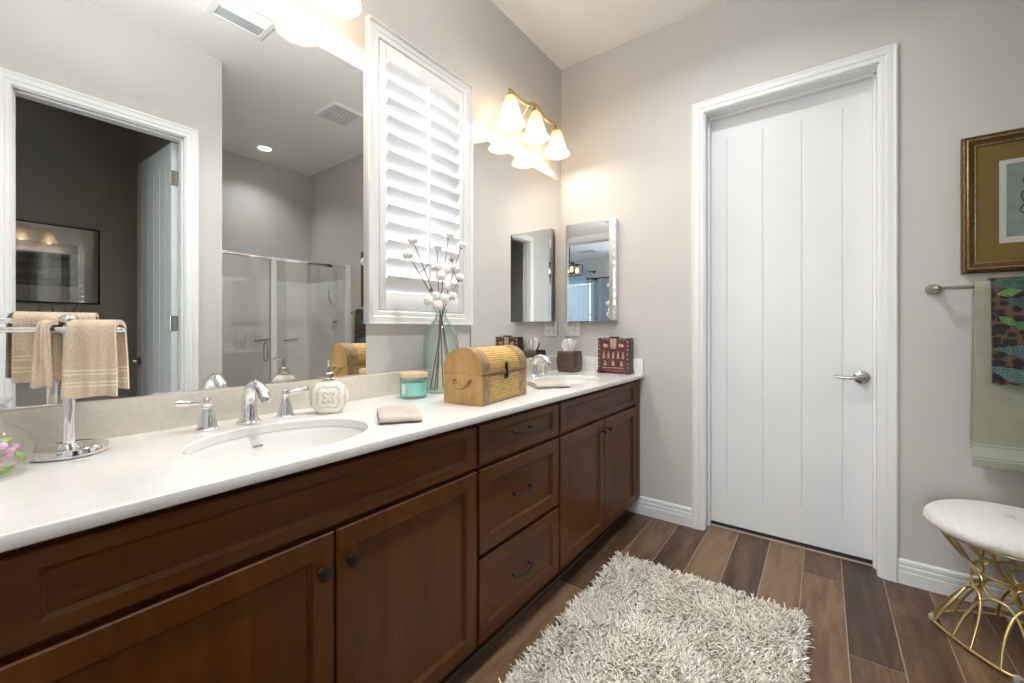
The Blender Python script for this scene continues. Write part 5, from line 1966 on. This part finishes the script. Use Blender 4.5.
# grab bars
for y0, y1, lab in ((2.02, 2.17, 'short chrome grab bar on the shower wall, left of its twin in the mirror'), (2.33, 2.48, 'short chrome grab bar on the shower wall, right of its twin in the mirror')):
    bm = BM()
    x = XS - 0.012
    tube(bm, spline([(x, y0, 1.05), (x - 0.03, y0 + 0.008, 1.052), (x - 0.04, y0 + 0.03, 1.054), (x - 0.04, y1 - 0.03, 1.066), (x - 0.03, y1 - 0.008, 1.068), (x, y1, 1.07)], 5), 0.009, 12)
    solo('grab_bar', bm, 'nickel', lab, 'grab bar', None)
# shower valve and hand shower on the far wall
t = thing('shower_fitting', 'chrome shower valve and hand shower on the wall inside the glass enclosure', 'shower', (1.45, YB - 0.012, 1.2))
m = Matrix.Translation((1.45, YB - 0.012, 1.27)) @ Matrix.Rotation(PI / 2, 4, 'X')
bm = BM(); lathe(bm, [(0, 0), (0.055, 0), (0.057, 0.005), (0.03, 0.010), (0.022, 0.03), (0, 0.031)], (0, 0, 0), 24, mat4=m); obj('valve_plate', bm, 'chrome', t)
bm = BM(); tube(bm, [(1.45, YB - 0.04, 1.27), (1.41, YB - 0.055, 1.275), (1.37, YB - 0.06, 1.28)], [0.012, 0.008, 0.006], 10); obj('valve_lever', bm, 'chrome', t)
bm = BM(); tube(bm, spline([(1.45, YB - 0.012, 1.47), (1.44, YB - 0.06, 1.47), (1.43, YB - 0.09, 1.53), (1.42, YB - 0.10, 1.62)], 5), 0.010, 10); obj('hand_shower', bm, 'chrome', t)

# --- ceiling fittings
t = thing('exhaust_fan', 'white double-grille exhaust fan in the ceiling, reflected in the large mirror', 'exhaust fan', (0.355, 2.04, CZ - 0.02))
bm = BM(); ring_panel(bm, lambda a, b, o: (a, b, CZ - o), 0.19, 0.52, 1.89, 2.19, [(0, 0.0005), (0, 0.006), (0.012, 0.018), (0.022, 0.018), (0.026, 0.014)]); obj('cover', bm, 'plastic', t, smooth=15)
for x0, x1 in ((0.222, 0.345), (0.365, 0.488)):
    bm = BM()
    box(bm, x0, x1, 1.922, 2.158, CZ - 0.0165, CZ - 0.0145)
    g = obj('grille', bm, 'ventgrey', t)
    for k in range(9):
        bm = BM(); yy = 1.933 + k * 0.0268; box(bm, x0, x1, yy - 0.006, yy + 0.006, CZ - 0.0205, CZ - 0.0168); obj('slat', bm, 'plastic', g)
t = thing('air_vent', 'white louvred air vent in the ceiling at the top of the large mirror', 'air vent', (-0.22, 1.06, CZ - 0.02))
vx0, vx1, vy0, vy1 = -0.375, -0.10, 0.90, 1.215
bm = BM()
rings = []
for ins, o in [(0, 0.0005), (0, 0.006), (0.010, 0.012), (0.032, 0.012), (0.034, 0.004)]:
    rings.append([(vx0 + ins, vy0 + ins, CZ - o), (vx1 - ins, vy0 + ins, CZ - o), (vx1 - ins, vy1 - ins, CZ - o), (vx0 + ins, vy1 - ins, CZ - o)])
loft(bm, rings)
obj('vent_frame', bm, 'plastic', t, smooth=15)
bm = BM(); box(bm, vx0 + 0.034, vx1 - 0.034, vy0 + 0.034, vy1 - 0.034, CZ - 0.0045, CZ - 0.003); obj('duct_back', bm, 'ventgrey', t)
for k in range(10):
    xx = vx0 + 0.044 + k * 0.0205
    bm = BM(); box(bm, -0.0085, 0.0085, vy0 + 0.034, vy1 - 0.034, -0.0008, 0.0008, M4=Matrix.Translation((xx, 0, CZ - 0.0105)) @ Matrix.Rotation(math.radians(35 if k < 5 else -35), 4, 'Y')); obj('blade', bm, 'plastic', t)


def can_light(x, y, label, power, group=None, spread=115):
    t = thing('recessed_light', label, 'ceiling light', (x, y, CZ - 0.01), group)
    bm = BM()
    lathe(bm, [(0.088, CZ - 0.0003), (0.088, CZ - 0.004), (0.078, CZ - 0.007), (0.062, CZ - 0.004), (0.062, CZ - 0.0003)], (x, y, 0), 36, cap0=False, cap1=False)
    obj('trim_ring', bm, 'plastic', t)
    bm = BM(); lathe(bm, [(0, CZ - 0.0006), (0.062, CZ - 0.0006), (0.062, CZ - 0.0028), (0, CZ - 0.003)], (x, y, 0), 32); obj('lens', bm, emit_mat('lit_lens', (1.0, 0.93, 0.84), 6.0 if power else 0.9), t)
    if power:
        area_light('recessed_lamp', (x, y, CZ - 0.012), (0, 0, 0), 0.12, 0.12, power, (0.95, 0.98, 1.0), 'DISK', spread=math.radians(spread))


can_light(-0.50, 1.72, 'unseen recessed fill light added to the ceiling over the rug', 13, spread=147)  # unseen can added to brighten the rug, counter and walls
can_light(-0.50, 0.80, 'unseen recessed fill light added between the doorway and the rug', 9)  # second can put in as fill, out of view
# bowl uplight on a stem: added out of view as fill, bounced off the ceiling
lx, ly, lz = -0.95, 0.40, 2.495
t = thing('added_bowl_light', 'nickel bowl uplight added out of view as fill, hanging near the doorway', 'ceiling light', (lx, ly, CZ))
bm = BM(); lathe(bm, [(0, CZ - 0.0003), (0.07, CZ - 0.0003), (0.07, CZ - 0.018), (0.05, CZ - 0.028), (0.008, CZ - 0.030), (0.008, lz + 0.01), (0, lz + 0.01)], (lx, ly, 0), 28); obj('stem', bm, 'nickel', t)
bm = BM(); lathe(bm, [(0, lz), (0.06, lz + 0.002), (0.12, lz + 0.016), (0.17, lz + 0.046), (0.19, lz + 0.072), (0.186, lz + 0.072), (0.166, lz + 0.050), (0.118, lz + 0.021), (0.06, lz + 0.008), (0, lz + 0.006)], (lx, ly, 0), 40); obj('bowl', bm, 'plastic', t)
area_light('fill_bowl_lamp', (lx, ly, lz + 0.064), (PI, 0, 0), 0.24, 0.24, 29, (0.95, 0.98, 1.0), 'DISK')
can_light(1.62, 1.96, 'recessed ceiling light above the shower, reflected in the large mirror', 3.8)

# --- the toilet room behind the open door
t = thing('framed_picture', 'black thin-framed picture in the dark toilet room, reflected at the left of the large mirror', 'picture', (XS, 0.42, 1.40))
qy0, qy1, qz0, qz1 = 0.035, 0.785, 1.392, 2.035
M['thinframe'] = simple('dark_grey_metal_frame', (0.03, 0.03, 0.032), 0.35, metal=0.5, var=0.1)
bm = BM()
rings = []
for ins, o in [(0, 0.001), (0, 0.024), (0.012, 0.024), (0.012, 0.001)]:
    rings.append([(XS - o, qy0 + ins, qz0 + ins), (XS - o, qy1 - ins, qz0 + ins), (XS - o, qy1 - ins, qz1 - ins), (XS - o, qy0 + ins, qz1 - ins)])
loft(bm, rings, loop=True)
obj('frame', bm, 'thinframe', t)
M['whitemat'] = simple('white_mat_board', (0.62, 0.62, 0.60), 0.9, var=0.02, spec=0.1)
bm = BM(); box(bm, XS - 0.009, XS - 0.004, qy0 + 0.011, qy1 - 0.011, qz0 + 0.011, qz1 - 0.011); obj('mat_board', bm, 'whitemat', t)


def mono_mat():
    m, nt, p = new_mat('grey_misty_landscape')
    L = nt.links.new
    v = coords(nt, (1, 2.2, 9))
    n = N(nt, 'ShaderNodeTexNoise', i_Scale=1.6, i_Detail=5.0); L(v, n.inputs['Vector'])
    r = ramp(nt, [(0.30, (0.03, 0.03, 0.032)), (0.5, (0.16, 0.16, 0.165)), (0.7, (0.42, 0.42, 0.42))]); L(n.outputs['Fac'], r.inputs['Fac'])
    L(r.outputs[0], p.inputs['Base Color'])
    p.inputs['Roughness'].default_value = 0.9
    return m


M['mono'] = mono_mat()
bm = BM(); box(bm, XS - 0.0105, XS - 0.0088, qy0 + 0.13, qy1 - 0.13, qz0 + 0.14, qz1 - 0.15); obj('print', bm, 'mono', t)
bm = BM(); box(bm, XS - 0.019, XS - 0.017, qy0 + 0.0115, qy1 - 0.0115, qz0 + 0.0115, qz1 - 0.0115); obj('glazing', bm, 'picglass', t)

# toilet with its tank against the back wall
ty = 0.42
t = thing('toilet', 'white toilet in the dark toilet room, its tank below the reflected picture', 'toilet', (1.75, ty, 0))
bm = BM()
rings = []
for z, d0, d1, hw_ in ((0.40, 1.835, 2.000, 0.195), (0.44, 1.828, 2.004, 0.200), (0.62, 1.820, 2.008, 0.210), (0.770, 1.815, 2.008, 0.215)):
    r = 0.03
    ring = []
    for cx2, cy2, a0 in ((d1 - r, ty + hw_ - r, 0), (d0 + r, ty + hw_ - r, PI / 2), (d0 + r, ty - hw_ + r, PI), (d1 - r, ty - hw_ + r, 1.5 * PI)):
        for k in range(5):
            a = a0 + PI / 2 * k / 4
            ring.append((cx2 + r * math.cos(a), cy2 + r * math.sin(a), z))
    rings.append(ring)
loft(bm, rings)
tank = obj('tank', bm, 'porcelain', t)
bm = BM(); box(bm, 1.803, 2.012, ty - 0.225, ty + 0.225, 0.7705, 0.812, 0.012, 3); obj('tank_lid', bm, 'porcelain', tank)
bm = BM(); tube(bm, [(1.815, ty + 0.14, 0.70), (1.795, ty + 0.14, 0.70), (1.790, ty + 0.08, 0.695)], 0.007, 8); obj('flush_lever', bm, 'chrome', tank)
bm = BM()
rings = []
for z, cx2, rx2, ry2 in ((0.0, 1.66, 0.24, 0.11), (0.02, 1.66, 0.235, 0.105), (0.14, 1.66, 0.20, 0.095), (0.26, 1.60, 0.25, 0.14), (0.35, 1.58, 0.275, 0.178), (0.395, 1.58, 0.28, 0.185), (0.395, 1.57, 0.20, 0.12), (0.28, 1.57, 0.15, 0.09), (0.24, 1.57, 0.05, 0.04)):
    rings.append([(cx2 + rx2 * math.cos(2 * PI * k / 36), ty + ry2 * math.sin(2 * PI * k / 36), z) for k in range(36)])
loft(bm, rings)
obj('bowl', bm, 'porcelain', t)
bm = BM()
rings = [[(1.575 + rx2 * math.cos(2 * PI * k / 36), ty + ry2 * math.sin(2 * PI * k / 36), z) for k in range(36)] for z, rx2, ry2 in ((0.397, 0.28, 0.186), (0.414, 0.285, 0.19), (0.428, 0.27, 0.18), (0.431, 0.05, 0.03))]
loft(bm, rings)
obj('seat_lid', bm, 'porcelain', t)

# spiky plant on the tank
t = thing('potted_plant', 'spiky-leaved plant standing under the dark picture reflected in the large mirror', 'plant', (1.90, 0.50, 0.813))
M['pot'] = simple('grey_glazed_pot', (0.20, 0.20, 0.20), 0.35, var=0.1)
M['spike'] = simple('dark_spiky_leaf', (0.045, 0.085, 0.035), 0.5, var=0.3, vscale=30)
bm = BM(); lathe(bm, [(0, 0.813), (0.045, 0.813), (0.060, 0.86), (0.066, 0.93), (0.062, 0.935), (0.056, 0.93), (0.050, 0.915), (0, 0.912)], (1.90, 0.50, 0), 28); obj('pot', bm, 'pot', t)
rr_ = random.Random(5)
for k in range(13):
    a = 2 * PI * k / 13 + rr_.uniform(-0.2, 0.2)
    ln = rr_.uniform(0.36, 0.50)
    out = rr_.uniform(0.16, 0.36) * (0.35 if math.cos(a) > 0.2 else 1)
    b0 = Vector((1.90 + 0.014 * math.cos(a), 0.50 + 0.014 * math.sin(a), 0.905))
    pts = spline([b0, b0 + Vector((out * 0.3 * math.cos(a), out * 0.3 * math.sin(a), ln * 0.4)), b0 + Vector((out * 0.68 * math.cos(a), out * 0.68 * math.sin(a), ln * 0.78)), b0 + Vector((out * math.cos(a), out * math.sin(a), ln))], 5)
    bm = BM()
    tube(bm, pts, [0.0085 * (1 - i / len(pts)) + 0.0006 for i in range(len(pts))], 6, flat=0.3)
    obj('leaf', bm, 'spike', t)

# ================================================================== THE BEDROOM, seen in the mirrored cabinet
M['sheer'] = None


def sheer_mat():
    m, nt, p = new_mat('sheer_pale_blue_voile')
    nt.nodes.remove(p)
    L = nt.links.new
    out = nt.nodes['Material Output']
    tr = N(nt, 'ShaderNodeBsdfTransparent', i_Color=(0.75, 0.80, 0.86, 1))
    tl = N(nt, 'ShaderNodeBsdfTranslucent', i_Color=(0.42, 0.50, 0.56, 1))
    df = N(nt, 'ShaderNodeBsdfDiffuse', i_Color=(0.55, 0.63, 0.69, 1))
    a = N(nt, 'ShaderNodeMixShader', i_0=0.5); L(tl.outputs[0], a.inputs[1]); L(df.outputs[0], a.inputs[2])
    b = N(nt, 'ShaderNodeMixShader', i_0=0.80); L(tr.outputs[0], b.inputs[1]); L(a.outputs[0], b.inputs[2])
    L(b.outputs[0], out.inputs['Surface'])
    return m


M['sheer'] = sheer_mat()


def curtain_rod(x0, x1, y, z, label):
    t = thing('curtain_rod', label, 'curtain rod', ((x0 + x1) / 2, y, z))
    bm = BM(); tube(bm, [(x0, y, z), (x1, y, z)], 0.014, 12); obj('rod', bm, 'black', t)
    for x, s in ((x0, -1), (x1, 1)):
        bm = BM(); ball(bm, (x + s * 0.02, y, z), 0.026, 2); obj('finial', bm, 'black', t)
        bm = BM(); tube(bm, [(x - s * 0.08, y, z), (x - s * 0.08, BY + 0.004, z)], 0.009, 8); lathe(bm, [(0, 0), (0.03, 0), (0.03, 0.006), (0, 0.007)], (0, 0, 0), 16, mat4=Matrix.Translation((x - s * 0.08, BY + 0.0003, z)) @ Matrix.Rotation(-PI / 2, 4, 'X')); obj('bracket', bm, 'black', t)


def curtain(x0, x1, y, ztop, zbot, folds, label, ruffle, rings_z=None):
    t = thing('curtain', label, 'curtain', ((x0 + x1) / 2, y, zbot))
    bm = BM()
    n = folds * 10
    row = []
    zs = [ztop, ztop - 0.03, ztop - 0.08, ztop - 0.2, (ztop + zbot) / 2, zbot]
    for z in zs:
        k_ = 0.018 if z > ztop - 0.05 else 0.035
        row.append([(x0 + (x1 - x0) * i / n, y + k_ * math.sin(2 * PI * folds * i / n) + 0.008 * math.sin(i * 0.37), z + (ruffle * math.sin(i * 1.1) if z == ztop else 0)) for i in range(n + 1)])
    loft(bm, row, closed=False)
    c = obj('fabric', bm, 'sheer', t, smooth=80)
    if rings_z:
        for k in range(folds):
            xx = x0 + (x1 - x0) * (k + 0.25) / folds
            bm = BM(); tube(bm, [(xx + 0.0, y + 0.032 * math.cos(2 * PI * q / 16), rings_z + 0.032 * math.sin(2 * PI * q / 16)) for q in range(16)], 0.004, 6, closed=True); obj('curtain_ring', bm, 'black', t)


curtain_rod(1.70, 3.16, BY + 0.16, 2.675, 'black curtain rod above the bedroom window, reflected in the mirrored cabinet')
curtain(1.80, 2.58, BY + 0.225, 2.72, 0.05, 11, 'sheer pale curtain over the bedroom window blinds, reflected in the mirrored cabinet', 0.022)
curtain_rod(0.72, 1.80, BY + 0.30, 2.475, 'lower black curtain rod with rings left of the bedroom window')
curtain(1.50, 1.74, BY + 0.30, 2.424, 0.05, 5, 'white curtain panel on rings nearest the bedroom window', 0.006, 2.462)
curtain(1.16, 1.45, BY + 0.30, 2.424, 0.05, 5, 'white curtain panel on rings further from the bedroom window', 0.006, 2.462)
t = thing('window_blind', 'white horizontal blind in the bedroom window, seen through a sheer curtain', 'blind', (2.45, BY, 0.7))
bm = BM(); box(bm, 1.81, 3.09, BY - 0.045, BY - 0.005, 2.395, 2.445, 0.003); obj('head_rail', bm, 'plastic', t)
for k in range(33):
    z = 0.74 + k * 0.0500
    bm = BM(); box(bm, 1.815, 3.085, -0.024, 0.024, -0.0012, 0.0012, M4=Matrix.Translation((0, BY - 0.028, z)) @ Matrix.Rotation(math.radians(52), 4, 'X')); obj('slat', bm, 'plastic', t)

# pendant
plx, ply = 1.22, -2.55
t = thing('pendant_light', 'black open-frame pendant with amber bulbs hanging in the bedroom, reflected in the mirrored cabinet', 'light', (plx, ply, CZ))
bm = BM(); lathe(bm, [(0, CZ - 0.0003), (0.065, CZ - 0.0003), (0.065, CZ - 0.02), (0.05, CZ - 0.026), (0, CZ - 0.027)], (plx, ply, 0), 24); obj('canopy', bm, 'black', t)
bm = BM(); tube(bm, [(plx, ply, CZ - 0.02), (plx, ply, 2.56)], 0.010, 10); obj('rod', bm, 'black', t)
bm = BM()
F = [(plx + sx * 0.20, ply + sy * 0.20) for sx, sy in ((-1, -1), (1, -1), (1, 1), (-1, 1))]
for k in range(4):
    a, b = F[k], F[(k + 1) % 4]
    for z in (2.54, 2.32):
        tube(bm, [(*a, z), (*b, z)], 0.009, 8)
    tube(bm, [(*a, 2.54), (*a, 2.32)], 0.009, 8)
    tube(bm, [(*a, 2.54), (plx, ply, 2.56)], 0.008, 8)
obj('cage', bm, 'black', t)
M['amber'] = emit_mat('amber_bulb_glow', (1.0, 0.62, 0.22), 3.0)
for sx, sy in ((-1, -1), (1, 1), (-1, 1), (1, -1)):
    x, y = plx + sx * 0.115, ply + sy * 0.115
    bm = BM(); tube(bm, [(x, y, 2.545), (x, y, 2.475)], 0.014, 10); s = obj('socket', bm, 'black', t)
    bm = BM(); tube(bm, [(x, y, 2.545), (plx, ply, 2.556)], 0.006, 8); obj('socket_arm', bm, 'black', s)
    bm = BM(); lathe(bm, [(0.012, 2.476), (0.020, 2.455), (0.034, 2.425), (0.038, 2.40), (0.030, 2.375), (0.010, 2.362), (0, 2.361)], (x, y, 0), 20); obj('bulb', bm, 'amber', s)
t = thing('air_vent', 'white air vent in the bedroom ceiling, reflected in the mirrored cabinet', 'air vent', (1.5, -3.95, CZ - 0.01))
bm = BM()
rings = []
for ins, o in [(0, 0.0005), (0, 0.006), (0.010, 0.012), (0.030, 0.012), (0.032, 0.004)]:
    rings.append([(1.28 + ins, -4.10 + ins, CZ - o), (1.78 - ins, -4.10 + ins, CZ - o), (1.78 - ins, -3.80 - ins, CZ - o), (1.28 + ins, -3.80 - ins, CZ - o)])
loft(bm, rings)
obj('vent_frame', bm, 'plastic', t, smooth=15)
for k in range(9):
    bm = BM(); box(bm, 1.312, 1.748, -4.07 + k * 0.029, -4.055 + k * 0.029, CZ - 0.011, CZ - 0.006); obj('blade', bm, 'ventgrey', t)
